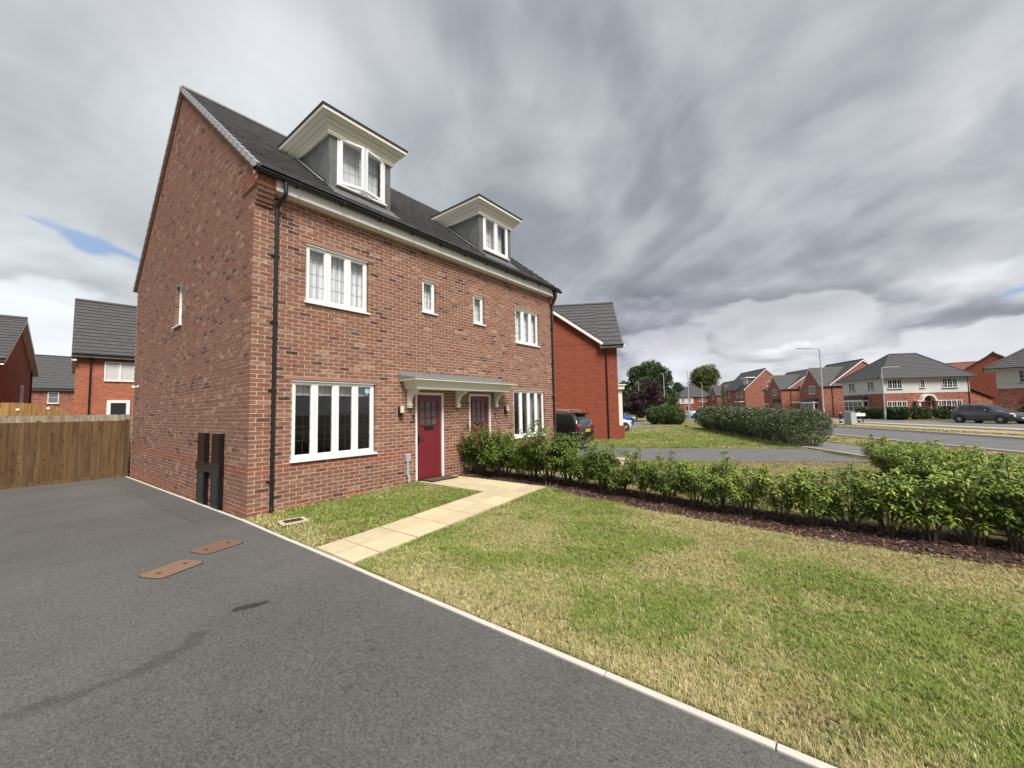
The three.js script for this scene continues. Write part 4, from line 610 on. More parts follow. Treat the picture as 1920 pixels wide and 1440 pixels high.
// ================================================================ fences
const WOOD = [[0.21, 0.125, 0.05], [0.185, 0.105, 0.04], [0.235, 0.145, 0.062], [0.17, 0.10, 0.045]].map((c) => mat(c.map((v) => v * 0.86), 0.9, { map: T.wood, bumpMap: T.wood, bumpScale: 0.004 })), GREYW = [[0.42, 0.37, 0.27], [0.37, 0.33, 0.25], [0.47, 0.42, 0.31]].map((c) => mat(c, 0.95, { map: T.wood }));
{
  const R = rng(313), t = thing('board_fence', 'brown feather-edge board fence closing the end of the drive', 'fence', [0, -0.19, -10.16]);
  for (let x = -0.16, i = 0; x > -9; i++) { const w = 0.092 + R() * 0.02, b = new GB(); b.uo = [R() * 4, R() * 2]; const h = 1.80 + (R() - 0.5) * 0.012, ln = (R() - 0.5) * 0.008; b.prism([[x - w, 0.13], [x + 0.012, 0.13], [x + 0.012 + ln, h], [x - w + ln, h]], 0, 0.010 + R() * 0.004); const m = b.build('fence_board', WOOD[Math.floor(R() * 4)], t); m.rotation.y = -0.055; m.position.set(0, 0, 0); m.geometry.translate(-x, 0, 0); m.position.x = x; x -= w; }
  const g = new GB(); g.box(-9, -0.10, -0.02, 0.125, -0.02, 0.02); g.build('gravel_board', WOOD[0], t);
  for (const x of [-0.09, -1.95, -3.8, -5.6]) { const p = new GB(); p.box(x - 0.045, x + 0.045, 0, 1.84, -0.12, -0.03); p.build('post', WOOD[1], t); }
  { const p = new GB(); p.box(-0.135, -0.045, -0.02, 1.80, -0.03, 0.06); p.build('end_post', WOOD[3], t); }
  for (const y of [0.4, 1.0, 1.6]) { const r = new GB(); r.box(-9, -0.12, y - 0.04, y + 0.04, -0.06, -0.015); r.build('rail', WOOD[1], t); }
}
{
  const R = rng(317), t = thing('board_fence', 'weathered grey board fence rising behind the brown drive fence', 'fence', [0, -0.2, -10.75]);
  for (let x = 0.4; x > -9;) { const w = 0.085 + R() * 0.02, b = new GB(); b.uo = [R() * 4, R() * 2]; b.box(x - w, x - 0.004, 0.05, 2.005 + (R() - 0.5) * 0.014, 0, 0.012 + R() * 0.005); b.build('fence_board', GREYW[Math.floor(R() * 3)], t); x -= w; }
  for (const y of [0.4, 1.7]) { const r = new GB(); r.box(-9, 0.4, y - 0.04, y + 0.04, -0.05, 0); r.build('rail', GREYW[1], t); }
}
{ // new arched fence panel in the garden behind
  const R = rng(319), t = thing('arched_fence', 'golden new fence panel with an arched top and small round lights', 'fence', [-2.6, -0.2, -16.2], 0.05), W = 3.4, m = [[0.46, 0.255, 0.085], [0.42, 0.225, 0.07], [0.50, 0.285, 0.10]].map((c) => mat(c, 0.8, { map: T.wood }));
  for (let i = 0; i < 30; i++) { const x = -W / 2 + W * i / 30, b = new GB(), f = (q) => 2.02 + 0.52 * Math.sqrt(Math.max(0, 1 - (q / (W / 2)) ** 2)); b.uo = [R() * 4, R()]; b.prism([[x, 0.02], [x + W / 30 - 0.004, 0.02], [x + W / 30 - 0.004, f(x + W / 30)], [x, f(x)]], 0, 0.018); b.build('fence_board', m[i % 3], t); }
  for (let k = 0; k < 4; k++) { const l = new GB(); l.cyl(-1.2 + k * 0.75, 2.28 + (k % 2) * 0.04, 0.03, 0.05, 0.05, 0.03, 14, 'z'); l.build('round_light', M.white, t); }
}

// ================================================================ planting
const ORD = ['first', 'second', 'third', 'fourth', 'fifth', 'sixth', 'seventh', 'eighth', 'ninth', 'tenth', 'eleventh', 'twelfth', 'thirteenth', 'fourteenth', 'fifteenth', 'sixteenth', 'seventeenth', 'eighteenth', 'nineteenth', 'twentieth', 'twenty-first', 'twenty-second', 'twenty-third', 'twenty-fourth'];
const LEAFC = [[0.092, 0.142, 0.020], [0.128, 0.190, 0.026], [0.178, 0.245, 0.032], [0.235, 0.300, 0.040], [0.30, 0.335, 0.05], [0.34, 0.28, 0.07]];
function leaf(g, o, dir, len, wid, droop, roll) {   // a curved blade of four faces; dir is a unit vector
  const up = V(0, 1, 0); let side = V(0, 0, 0).crossVectors(dir, up); if (side.lengthSq() < 1e-4) side.set(1, 0, 0); side.normalize().applyAxisAngle(dir, roll);
  const P = []; let p = o.clone(), d = dir.clone(); const seg = [0.28, 0.38, 0.34], w = [0, 0.85, 0.95, 0];
  P.push([p.clone(), p.clone()]);
  for (let i = 0; i < 3; i++) { p.addScaledVector(d, len * seg[i]); d.y -= droop * seg[i]; d.normalize(); const h = wid * w[i + 1] / 2; P.push([p.clone().addScaledVector(side, -h), p.clone().addScaledVector(side, h)]); }
  const A = (v) => [v.x, v.y, v.z], z = [0, 0];
  g.tri(A(P[0][0]), A(P[1][0]), A(P[1][1]), z, z, z); g.tri(A(P[1][0]), A(P[2][0]), A(P[2][1]), z, z, z); g.tri(A(P[1][0]), A(P[2][1]), A(P[1][1]), z, z, z); g.tri(A(P[2][0]), A(P[3][0]), A(P[2][1]), z, z, z);
}
function makeShrub(seed, H, Rr, stems, tone, name, label, group) {
  const R = rng(seed), t = thing(name, label, 'shrub', [0, 0, 0], 0, group), f = new GB(), s = new GB();
  for (let k = 0; k < stems; k++) {
    const az = 2 * PI * (k + R() * 0.8) / stems, rad = Rr * (0.15 + 0.85 * Math.sqrt(R())), top = H * (0.62 + 0.38 * R()) * (1 - 0.25 * (rad / Rr) ** 2);
    const b = V(Math.cos(az) * 0.05, 0, Math.sin(az) * 0.05), m = V(Math.cos(az) * rad * 0.55, top * 0.5, Math.sin(az) * rad * 0.55), e = V(Math.cos(az) * rad, top, Math.sin(az) * rad);
    s.tube([b, m, e].map((v) => [v.x, v.y, v.z]), 0.011 + 0.004 * R(), 5, 6, 0.004);
    const cv = new THREE.CatmullRomCurve3([b, m, e]);
    const nb = 7 + Math.floor(R() * 4);
    for (let i = 0; i < nb; i++) {
      const u = i === nb - 1 ? 1 : 0.24 + 0.72 * (i + R() * 0.7) / nb, q = cv.getPointAt(Math.min(u, 1)), a2 = az + (R() - 0.5) * 4.6, l = i === nb - 1 ? 0 : (0.07 + 0.17 * R()) * (H / 0.95), tip = V(q.x + Math.cos(a2) * l, q.y + l * (0.35 + 0.5 * R()), q.z + Math.sin(a2) * l);
      if (l > 0.02) s.tube([[q.x, q.y, q.z], [tip.x, tip.y, tip.z]], 0.004, 4, 1, 0.002);
      for (const [c, n] of [[tip, 15], [q.clone().lerp(tip, 0.5), 8]]) {
        const ti = clamp(Math.floor(tone + (R() - 0.4) * 2.4), 0, 4), ph = R() * 6.28;
        for (let j = 0; j < n; j++) {
          const an = ph + j * 2.4, el = 0.75 - 0.95 * (j / n) + (R() - 0.5) * 0.4, d = V(Math.cos(an) * Math.cos(el), Math.sin(el), Math.sin(an) * Math.cos(el));
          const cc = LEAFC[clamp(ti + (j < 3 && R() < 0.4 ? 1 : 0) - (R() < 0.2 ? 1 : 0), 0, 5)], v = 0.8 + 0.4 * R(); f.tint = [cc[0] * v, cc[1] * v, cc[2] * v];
          leaf(f, V(c.x + (R() - 0.5) * 0.03, c.y - j * 0.0035 + (R() - 0.5) * 0.02, c.z + (R() - 0.5) * 0.03), d, (0.070 + 0.036 * R()) * (H / 0.95), 0.018 + 0.009 * R(), 1.1 + 1.0 * R(), (R() - 0.5) * 1.0);
        }
      }
    }
  }
  s.build('stem', M.bark, t); stuff(f.build('foliage', M.leaf, t)); return t;
}
{
  const R = rng(808), gA = 'laurel shrubs dividing the two front lawns', lA = 'leafy laurel shrub in the loose row dividing the two front lawns';
  const dk = [makeShrub(11, 1.16, 0.46, 13, 0.6, 'laurel_shrub', lA, gA), makeShrub(12, 1.08, 0.44, 12, 0.9, 'laurel_shrub', lA, gA), makeShrub(13, 1.0, 0.42, 11, 1.1, 'laurel_shrub', lA, gA)];
  const md = [makeShrub(21, 0.95, 0.38, 8, 1.6, 'laurel_shrub', lA, gA), makeShrub(22, 0.9, 0.36, 8, 2.0, 'laurel_shrub', lA, gA), makeShrub(23, 0.92, 0.42, 9, 2.4, 'laurel_shrub', lA, gA)];
  const row = []; // x, z, which, scale
  const spots = [[5.22, 0.40, 0, 1.22], [5.30, 0.84, 1, 1.26], [5.22, 1.24, 2, 1.25], [5.25, 1.66, 2, 1.05], [5.18, 2.12, 1, 1.08], [5.16, 2.58, 0, 1.28], [5.16, 3.04, 1, 1.10], [5.05, 3.50, 2, 1.06], [4.92, 3.96, 1, 0.96], [4.80, 4.42, 2, 0.98], [4.70, 4.90, 3, 1.0], [4.66, 5.36, 2, 0.92], [4.55, 5.80, 4, 1.0], [4.50, 6.18, 3, 1.0], [4.46, 6.56, 5, 0.92], [4.40, 6.98, 4, 1.02], [4.36, 7.36, 5, 0.98], [4.34, 7.74, 3, 0.92], [4.38, 8.10, 5, 1.02], [4.36, 8.46, 4, 1.1], [4.40, 8.82, 5, 1.12], [4.44, 9.16, 3, 1.12], [4.48, 9.55, 5, 1.1], [4.5, 10.0, 4, 1.0]];
  const all = [...dk, ...md], first = new Set();
  for (const [i, [x, z, w, sc]] of spots.entries()) { const o = all[w], lab = `leafy laurel shrub, ${ORD[i]} from the house wall in the row dividing the lawns`, pos = [x + (R() - 0.5) * 0.08, hgt(x, z), z], turn = R() * 6.28, s3 = [sc * (0.95 + R() * 0.12), sc, sc * (0.95 + R() * 0.12)]; if (!first.has(w)) { first.add(w); o.userData.label = lab; o.position.set(...pos); o.rotation.y = turn; o.scale.set(...s3); } else copy(o, pos, turn, s3, lab); }
  const gB = 'laurel shrubs along the road frontage', lB = 'bushy lime-green laurel shrub in the dense row along the road frontage';
  const b1 = makeShrub(31, 0.98, 0.55, 15, 2.1, 'laurel_shrub', lB, gB), b2 = makeShrub(32, 0.95, 0.55, 15, 2.7, 'laurel_shrub', lB, gB), sp = [[10.1, 8.55], [9.5, 8.66], [8.95, 8.72], [8.35, 8.86], [7.8, 8.95], [7.25, 9.08], [6.7, 9.25], [6.15, 9.42], [5.6, 9.6], [9.2, 9.2], [8.2, 9.4], [7.2, 9.6], [6.2, 9.9]], lab = (i) => i < 9 ? `bushy lime-green laurel shrub, ${ORD[i]} from the shared drive in the frontage row` : `bushy laurel shrub, ${ORD[i - 9]} from the shared drive in the frontage's back row`;
  sp.forEach(([x, z], i) => { const o = i % 2 ? b2 : b1, pos = [x, hgt(x, z), z], turn = R() * 6.28, sc = 0.94 + R() * 0.14; if (i < 2) { o.userData.label = lab(i); o.position.set(...pos); o.rotation.y = turn; o.scale.setScalar(sc); } else copy(o, pos, turn, sc, lab(i)); });
}
// bark chips and fallen leaves in the beds
function scatter(name, geo, m, n, put_, color) {
  const im = new THREE.InstancedMesh(geo, m, n), q = new THREE.Object3D(); let k = 0;
  for (let i = 0; i < n; i++) { if (!put_(q, i)) continue; q.updateMatrix(); im.setMatrixAt(k, q.matrix); if (color) im.setColorAt(k, color(i, q)); k++; }
  im.count = k; im.castShadow = im.receiveShadow = true; put(im, name); stuff(im); return im;
}
const edgeAt = (pts, z) => { for (let i = 0; i < pts.length - 1; i++) if (z >= pts[i][1] && z <= pts[i + 1][1]) return lerp(pts[i][0], pts[i + 1][0], (z - pts[i][1]) / (pts[i + 1][1] - pts[i][1])); return z < pts[0][1] ? pts[0][0] : pts[pts.length - 1][0]; };
{
  const R = rng(99), g = new RoundedBoxGeometry(1, 0.35, 0.45, 1, 0.12), c = new THREE.Color();
  tag(scatter('bark_mulch', g, mat([1, 1, 1], 0.95), 9000, (q) => { const z = 0.1 + R() * 10, a = z < 2.7 ? 4.62 : edgeAt(mulchNear, z), b = edgeAt(mulchFar, z), x = lerp(a - 0.05, b, R()); q.position.set(x, hgt(x, z) + 0.008 + R() * 0.012, z); q.rotation.set((R() - 0.5) * 0.9, R() * 6.28, (R() - 0.5) * 0.9); const s = 0.016 + R() * 0.04; q.scale.set(s, s * 0.5, s); return true; }, () => { const k = 0.35 + R() * 0.9; return R() < 0.07 ? c.setRGB(0.36 * k, 0.26 * k, 0.2 * k) : R() < 0.25 ? c.setRGB(0.17 * k, 0.065 * k, 0.045 * k) : c.setRGB(0.085 * k, 0.05 * k, 0.038 * k); }), 'dark bark mulch strewn along the bed under the dividing shrubs', 'mulch');
}
// ---- grass
const inPath = (x, z) => (x > -0.05 && x < 4.62 && z > lerp(2.5, 2.07, x / 3.62) - 0.0 && z < lerp(3.36, 2.86, x / 4.62)) || (x > 3.50 && x < 4.60 && z < 2.3);
function dryness(x, z) {   // 0 fresh .. 1 straw, as the photograph's patches lie
  const n = fbm(x * 1.1 + 3, z * 1.1, 4, 601), n2 = fbm(x * 3.1, z * 3.1, 3, 611);
  let d = sm(0.50, 0.72, n) * 0.5 + (n2 - 0.5) * 0.6 + 0.06;
  if (z > 3.4) { d += 0.85 * sm(0.46, 0.10, x + (n2 - 0.5) * 0.4) * sm(3.6, 4.4, z); }
  if (z > 3.3 && z < 5.6) d += 0.25 * sm(1.2, 0.3, x) * sm(5.8, 3.6, z);
  const e = edgeAt(mulchNear, z) - x; if (z > 4.6) d += 0.95 * sm(1.25, 0.2, e + (n - 0.5) * 1.2) * sm(4.4, 6.4, z);
  if (z > 3) d += 0.28 * sm(4.5, 8.0, z + x * 0.5) * sm(0.40, 0.62, n);
  if (z < 2.5 && x < 0.75) d += 0.6 * sm(0.7, 0.2, x) * (n2 + 0.3);
  if (z < 2.5 && x > 0.8) d *= 0.45; if (z < 0.3 && x < 3) d += 0.35 * n2;
  return clamp(d);
}
function tuft(seed, blades, h, spread, lean) {
  const R = rng(seed), g = new GB();
  for (let i = 0; i < blades; i++) {
    const a = R() * 6.28, r = R() * spread, x = Math.cos(a) * r, z = Math.sin(a) * r, hh = h * (0.5 + 0.6 * R()), az = R() * 6.28, ln = hh * lean * (0.3 + R()), w = 0.0011 + 0.0013 * R(), cx = Math.cos(az + PI / 2) * w, cz = Math.sin(az + PI / 2) * w;
    const m = [x + Math.cos(az) * ln * 0.35, hh * 0.6, z + Math.sin(az) * ln * 0.35], t = [x + Math.cos(az) * ln, hh * 0.95, z + Math.sin(az) * ln], z0 = [0, 0];
    const A = [x - cx, -0.004, z - cz], B = [x + cx, -0.004, z + cz], C = [m[0] - cx * 0.8, m[1], m[2] - cz * 0.8], D = [m[0] + cx * 0.8, m[1], m[2] + cz * 0.8];
    g.tri(A, B, D, z0, z0, z0); g.tri(A, D, C, z0, z0, z0); g.tri(C, D, t, z0, z0, z0);
  }
  return g.geo();
}
const FRESH = [[0.185, 0.250, 0.040], [0.230, 0.290, 0.055], [0.155, 0.225, 0.036], [0.28, 0.31, 0.078]], STRAW = [[0.47, 0.40, 0.185], [0.54, 0.46, 0.24], [0.40, 0.35, 0.145], [0.58, 0.49, 0.27]];
{
  const c = new THREE.Color();
  const lawnColor = (R) => (i, q) => { const d = dryness(q.position.x, q.position.z), dry = R() < d * 0.80, p = (dry ? STRAW : FRESH)[Math.floor(R() * 4)], k = 0.82 + R() * 0.34; const mx = dry ? 0 : d * 0.45; return c.setRGB(lerp(p[0], 0.44, mx) * k, lerp(p[1], 0.41, mx) * k, lerp(p[2], 0.15, mx) * k); };
  const lawn = (seed, name, label, n, geo, area, hs) => { const R = rng(seed); tag(scatter(name, geo, M.grass, n, (q) => { const p = area(R); if (!p) return false; const [x, z] = p, d = dryness(x, z); if (R() < d * 0.35) return false; q.position.set(x, hgt(x, z) - 0.008, z); q.rotation.set((R() - 0.5) * 0.35, R() * 6.28, (R() - 0.5) * 0.35); const s = hs(R, x, z) * (1 - 0.38 * d); q.scale.set(s * (0.9 + R() * 0.3), s, s * (0.9 + R() * 0.3)); return true; }, lawnColor(R)), label, 'grass'); };
  const front = (R) => { const z = 0.06 + R() * 9.8, x = -0.045 + R() * 4.75; if (inPath(x, z) || x > (z < 2.7 ? 4.6 : edgeAt(mulchNear, z) + 0.06)) return null; return [x, z]; };
  const near = (R) => { const z = 3.2 + R() * 6.6, x = -0.045 + R() * 4.2; if (inPath(x, z) || x > edgeAt(mulchNear, z)) return null; return [x, z]; };
  const hs = (R, x, z) => (0.55 + 0.75 * fbm(x * 2, z * 2, 3, 621)) * (1 + 0.7 * sm(0.25, 0.0, z) + 0.25 * sm(0.3, 0.05, x)) * (0.8 + R() * 0.4);
  lawn(1, 'lawn_grass', 'patchy green and straw front lawn grass beside the drive', 130000, tuft(3, 8, 0.042, 0.022, 0.9), front, hs);
  lawn(2, 'lawn_grass', 'finer front lawn grass between the kerb and the shrubs', 120000, tuft(4, 8, 0.036, 0.020, 1.1), near, hs);
  const inPoly = (x, z, P) => { let c = false; for (let i = 0, j = P.length - 1; i < P.length; j = i++) if ((P[i][1] > z) !== (P[j][1] > z) && x < (P[j][0] - P[i][0]) * (z - P[i][1]) / (P[j][1] - P[i][1]) + P[i][0]) c = !c; return c; };
  const nbPoly = [[5.2, 0.08], [9.5, 0.08], [9.6, 1.2], [10.22, 3.86], [12.7, 8.32], [12.2, 8.9], [10.6, 8.4], [5.1, 9.2]], redPoly = [[13.95, 1.35], [16.5, 6.7], [17.3, 6.95], [31.5, -0.4], [33, -6], [24, -5.5], [18.4, -1.5], [15, -7], [13.3, -7]];
  const nb = (R) => { const z = 0.1 + R() * 9.1, x = 5.2 + R() * 7.5; if (!inPoly(x, z, nbPoly) || x < edgeAt(mulchFar, z) || (z > 1.93 && z < 2.86 && x > 5.74 && x < 10.03) || (z < 2 && x < 6.22 && x > 5.56)) return null; return [x, z]; };
  lawn(5, 'lawn_grass', 'green lawn grass of the adjoining house beyond the dividing shrubs', 42000, tuft(5, 7, 0.06, 0.045, 0.9), nb, (R) => 0.7 + R() * 0.5);
  // seed stalks and tall straw along the edging
  const R = rng(17); const stalk = new GB(); stalk.tube([[0, 0, 0], [0.012, 0.06, 0], [0.035, 0.115, 0.006]], 0.0009, 4, 4); stalk.add(new THREE.SphereGeometry(0.003, 5, 4), new THREE.Matrix4().makeScale(1, 3, 1).setPosition(0.035, 0.118, 0.006));
  tag(scatter('seed_stalks', stalk.geo(), M.grass, 2300, (q) => { const p = front(R); if (!p) return false; const [x, z] = p; if (R() > 0.25 + 0.75 * sm(0.9, 0.1, x) && R() > 0.18) return false; q.position.set(x, hgt(x, z) - 0.005, z); q.rotation.set((R() - 0.5) * 0.9, R() * 6.28, (R() - 0.5) * 0.9); q.scale.setScalar(0.5 + R() * 0.9); return true; }, () => { const k = 0.8 + R() * 0.4; return c.setRGB(0.55 * k, 0.49 * k, 0.28 * k); }), 'pale dry seed stalks standing in the front lawn', 'grass');
  const lf = new GB(); leaf(lf, V(0, 0, 0), V(1, 0.1, 0).normalize(), 0.05, 0.026, 0.5, 0.3);
  tag(scatter('fallen_leaves', lf.geo(), mat([1, 1, 1], 0.8), 260, (q) => { const z = 3 + R() * 6.5, e = edgeAt(mulchNear, z), x = e - R() * R() * 2.6 + 0.1; if (x < 0 || inPath(x, z)) return false; q.position.set(x, hgt(x, z) + 0.03, z); q.rotation.set((R() - 0.5), R() * 6.28, (R() - 0.5)); q.scale.setScalar(0.5 + R() * 0.7); return true; }, () => { const k = 0.6 + R() * 0.7; return c.setRGB(0.30 * k, 0.115 * k, 0.06 * k); }), 'reddish brown fallen leaves on the lawn edge', 'leaves');
  // lawns and verges further off
  const far = (seed, name, label, n, area, dry, sc) => { const R = rng(seed); tag(scatter(name, tuft(seed, 6, 0.07, 0.07, 0.8), M.grass, n, (q) => { const p = area(R); if (!p) return false; q.position.set(p[0], hgt(p[0], p[1]) - 0.012, p[1]); q.rotation.set(0, R() * 6.28, 0); const s = sc * (0.7 + R() * 0.6); q.scale.set(s * 1.6, s, s * 1.6); return true; }, (i, q) => { const d = clamp(dry + (fbm(q.position.x * 0.7, q.position.z * 0.7, 3, 641) - 0.5) * 1.4), p = (R() < d ? STRAW : FRESH)[Math.floor(R() * 4)], k = 0.85 + R() * 0.3; return c.setRGB(p[0] * k, p[1] * k, p[2] * k); }), label, 'grass'); };
  far(51, 'lawn_grass', 'green lawn in front of the red-brick house', 60000, (R) => { const x = 13 + R() * 20, z = -7 + R() * 14; return inPoly(x, z, redPoly) ? [x, z] : null; }, 0.10, 1.1);
  far(52, 'verge_grass', 'yellowing strip of verge grass beside the near kerb', 14000, (R) => st(lerp(-14, 9, R()), lerp(-2.6, -0.16, R())), 0.62, 1.0);
  far(53, 'verge_grass', 'dry verge grass across the road', 14000, (R) => st(lerp(-22, 60, R()), lerp(5.7, 10.3, R())), 0.88, 1.0);
  far(54, 'verge_grass', 'far verge grass beyond the round bushes', 9000, (R) => st(lerp(9, 60, R()), lerp(-6.1, -0.2, R())), 0.65, 1.3);
}
// ---- dense bushes, hedges and trees
function bushGeo(seed, blobs, n, size, cols, inner = 0.72) {
  const R = rng(seed), g = new GB(), tot = blobs.reduce((s, b) => s + b[3] * b[4] + b[4] * b[5], 0);
  for (const [cx, cy, cz, rx, ry, rz] of blobs) { const m = Math.round(n * (rx * ry + ry * rz) / tot);
    for (let i = 0; i < m; i++) { const u = R() * 2 - 1, a = R() * 6.28, s = Math.sqrt(1 - u * u), rr = inner + (1 - inner) * Math.sqrt(R()) + (fbm(Math.cos(a) * 2.2 + cx, u * 2.2 + cz, 3, seed) - 0.5) * 0.42, d = V(s * Math.cos(a), u, s * Math.sin(a)), p = V(cx + d.x * rx * rr, cy + d.y * ry * rr, cz + d.z * rz * rr); if (p.y < 0.03) continue;
      const ax = V(R() - 0.5 + d.x * 0.4, R() - 0.35 + d.y * 0.3, R() - 0.5 + d.z * 0.4).normalize(), b = V(R() - 0.5, R() - 0.5, R() - 0.5).cross(ax).normalize(), L = size * (0.7 + 0.6 * R()), w = L * 0.42, c = cols[Math.floor(R() * cols.length)], k = 0.75 + 0.5 * R(); g.tint = [c[0] * k, c[1] * k, c[2] * k];
      const A = p.clone().addScaledVector(ax, -L / 2), C = p.clone().addScaledVector(ax, L / 2), B = p.clone().addScaledVector(b, w / 2), D = p.clone().addScaledVector(b, -w / 2), f = (v) => [v.x, v.y, v.z], z = [0, 0]; g.tri(f(A), f(B), f(C), z, z, z); g.tri(f(A), f(C), f(D), z, z, z); } }
  return g;
}
const GREENS = [[0.055, 0.085, 0.030], [0.080, 0.115, 0.042], [0.105, 0.135, 0.060], [0.14, 0.165, 0.085]], DARKS = [[0.022, 0.045, 0.012], [0.035, 0.065, 0.016], [0.05, 0.088, 0.022], [0.07, 0.11, 0.03]];
function bush(name, label, cat, group, pos, turn, seed, blobs, n, size, cols, stemN = 5) {
  const t = thing(name, label, cat, [pos[0], hgt(...pos), pos[1]], turn, group), s = new GB(), R = rng(seed + 5);
  for (let i = 0; i < stemN; i++) { const b = blobs[i % blobs.length], x = b[0] + (R() - 0.5) * b[3] * 1.1, z = b[2] + (R() - 0.5) * b[5] * 1.1; s.tube([[b[0] * 0.9 + (x - b[0]) * 0.35, -0.02, b[2] + (z - b[2]) * 0.35], [x, b[1] * 0.9, z]], 0.018, 5, 1, 0.008); }
  s.build('stem', M.bark, t); stuff(bushGeo(seed, blobs, n, size, cols).build('foliage', M.leaf, t)); return t;
}
{ // the long evergreen hedge beside the footway: eleven bushes grown together, from (17.6, 6.7) to (31, 0.1)
  const R = rng(71); for (let i = 0; i < 12; i++) { const f = i / 11, x = lerp(17.9, 31.2, f), z = lerp(6.75, 0.0, f), h = lerp(1.42, 1.72, f) * (0.94 + R() * 0.12); bush('evergreen_bush', `round grey-green evergreen bush, ${ORD[i]} from the shared drive in the long hedge`, 'bush', 'bushes of the long evergreen hedge', [x, z], -0.46 + (R() - 0.5) * 0.3, 700 + i, [[0, h * 0.54, 0, 1.0 + R() * 0.12, h * 0.5, 0.78], [0.3, h * 0.70, 0.1, 0.6, h * 0.33, 0.55], [-0.35, h * 0.68, -0.1, 0.55, h * 0.34, 0.55]], i < 4 ? 7000 : 4500, i < 4 ? 0.085 : 0.12, GREENS, 9); }
}
{ const gB = 'round bushes by the red-brick house'; [[38.1, -4.45, 0.88], [38.4, -5.5, 0.95], [38.6, -6.65, 0.88]].forEach(([x, z, r], i) => bush('round_bush', `smooth round dark green bush beyond the red-brick house, ${ORD[i]} from the long hedge`, 'bush', gB, [x, z], i, 760 + i, [[0, r * 1.0, 0, r * 1.0, r * 1.05, r * 1.0]], 7000, 0.13, [[0.05, 0.095, 0.016], [0.07, 0.12, 0.02], [0.09, 0.145, 0.026]])); }
for (const [s0, s1, t0, h, lab] of [[22.5, 29.5, 18.4, 1.25, 'clipped hedge section before the bay window']]) { for (let k = 0; k < 4; k++) { const p = st(lerp(s0, s1, (k + 0.5) / 4), t0); bush('clipped_hedge', `${lab}, ${ORD[k]} from the utility cabinet`, 'hedge', 'hedge sections before the white-rendered house', p, ROAD, 780 + k, [[0, h * 0.5, 0, 1.1, h * 0.52, 0.5], [0.5, h * 0.55, 0, 0.6, h * 0.48, 0.45], [-0.5, h * 0.55, 0, 0.6, h * 0.48, 0.45]], 2400, 0.2, DARKS, 3); } }
for (let k = 0; k < 6; k++) { const p = st(25.2 - 0.35 * k, 19.2 + k * 2.05); if (k === 4) continue; bush('clipped_hedge', `clipped hedge section below the arched porch, ${ORD[k]} from the lamp post`, 'hedge', 'hedge sections below the arched porch', p, ROAD + PI / 2, 790 + k, [[0, 0.62, 0, 1.15, 0.66, 0.5], [0.5, 0.66, 0, 0.6, 0.6, 0.45], [-0.5, 0.66, 0, 0.6, 0.6, 0.45]], 2400, 0.2, DARKS, 3); }
for (let k = 0; k < 4; k++) { const p = st(17.6 - 0.5 * k, 24.2 + k * 2.0); bush('clipped_hedge', `clipped hedge section behind the dark grey car, ${ORD[k]} from its tail`, 'hedge', 'hedge sections behind the grey car', p, ROAD + PI / 2, 800 + k, [[0, 0.62, 0, 1.15, 0.66, 0.5], [0.5, 0.66, 0, 0.6, 0.6, 0.45], [-0.5, 0.66, 0, 0.6, 0.6, 0.45]], 2400, 0.2, DARKS, 3); }
function tree(name, label, [x, z], H, rx, trunkR, seed, cols, n, size, lobes, base) {
  const t = thing(name, label, 'tree', [x, hgt(x, z), z], 0), R = rng(seed), tr = new GB(), blobs = [];
  tr.tube([[0, -0.2, 0], [0.05 * rx, H * 0.3, 0.02], [0, H * 0.72, 0]], trunkR, 9, 8, trunkR * 0.35);
  for (let i = 0; i < lobes; i++) { const a = i * 2.4 + R(), u = R(), y = lerp(base * H, H * 0.9, u), r = rx * (0.75 * Math.sqrt(Math.max(0.05, 1 - ((u - 0.38) / 0.72) ** 2))) * (0.35 + 0.65 * R()), s = rx * (0.26 + 0.2 * R()); blobs.push([Math.cos(a) * r, y, Math.sin(a) * r, s, s * 0.85, s]); tr.tube([[0, H * (0.2 + 0.35 * u), 0], [Math.cos(a) * r * 0.5, lerp(H * 0.35, y, 0.6), Math.sin(a) * r * 0.5], [Math.cos(a) * r, y, Math.sin(a) * r]], trunkR * 0.35, 5, 5, trunkR * 0.08); }
  blobs.push([0, H * 0.62, 0, rx * 0.5, H * 0.28, rx * 0.5]);
  tr.build('trunk', M.bark, t); stuff(bushGeo(seed, blobs, n, size, cols, 0.35).build('crown', M.leaf, t)); return t;
}
tree('broadleaf_tree', 'large dark green broadleaf tree behind the purple trees', [100.5, -29.5], 12.8, 7.2, 0.45, 901, DARKS, 42000, 0.60, 40, 0.10);
tree('broadleaf_tree', 'smaller dark green tree at the left flank of the large one', [98, -35.5], 8.5, 4.0, 0.3, 902, DARKS, 14000, 0.55, 16, 0.15);
tree('oak_tree', 'olive green open-crowned tree rising behind the far roofs', [138, -24.6], 14.8, 6.6, 0.5, 903, [[0.085, 0.105, 0.022], [0.11, 0.13, 0.03], [0.06, 0.08, 0.018]], 14000, 0.55, 28, 0.40);
tree('purple_tree', 'dark purple-leaved tree left of the far lamp post', [50.5, -13.2], 4.2, 1.5, 0.09, 904, [[0.035, 0.012, 0.016], [0.05, 0.018, 0.022], [0.025, 0.01, 0.014]], 9000, 0.2, 18, 0.12);
tree('purple_tree', 'dark purple-leaved tree standing above the round bushes', [46.5, -9.6], 5.4, 1.7, 0.09, 905, [[0.035, 0.012, 0.016], [0.05, 0.018, 0.022], [0.028, 0.012, 0.015]], 10000, 0.2, 20, 0.28);
tree('slim_conifer', 'slim tawny columnar tree before the far brick houses', [60.4, -4.35], 5.4, 0.62, 0.08, 906, [[0.16, 0.13, 0.06], [0.20, 0.165, 0.085], [0.13, 0.12, 0.05]], 2600, 0.14, 18, 0.06);
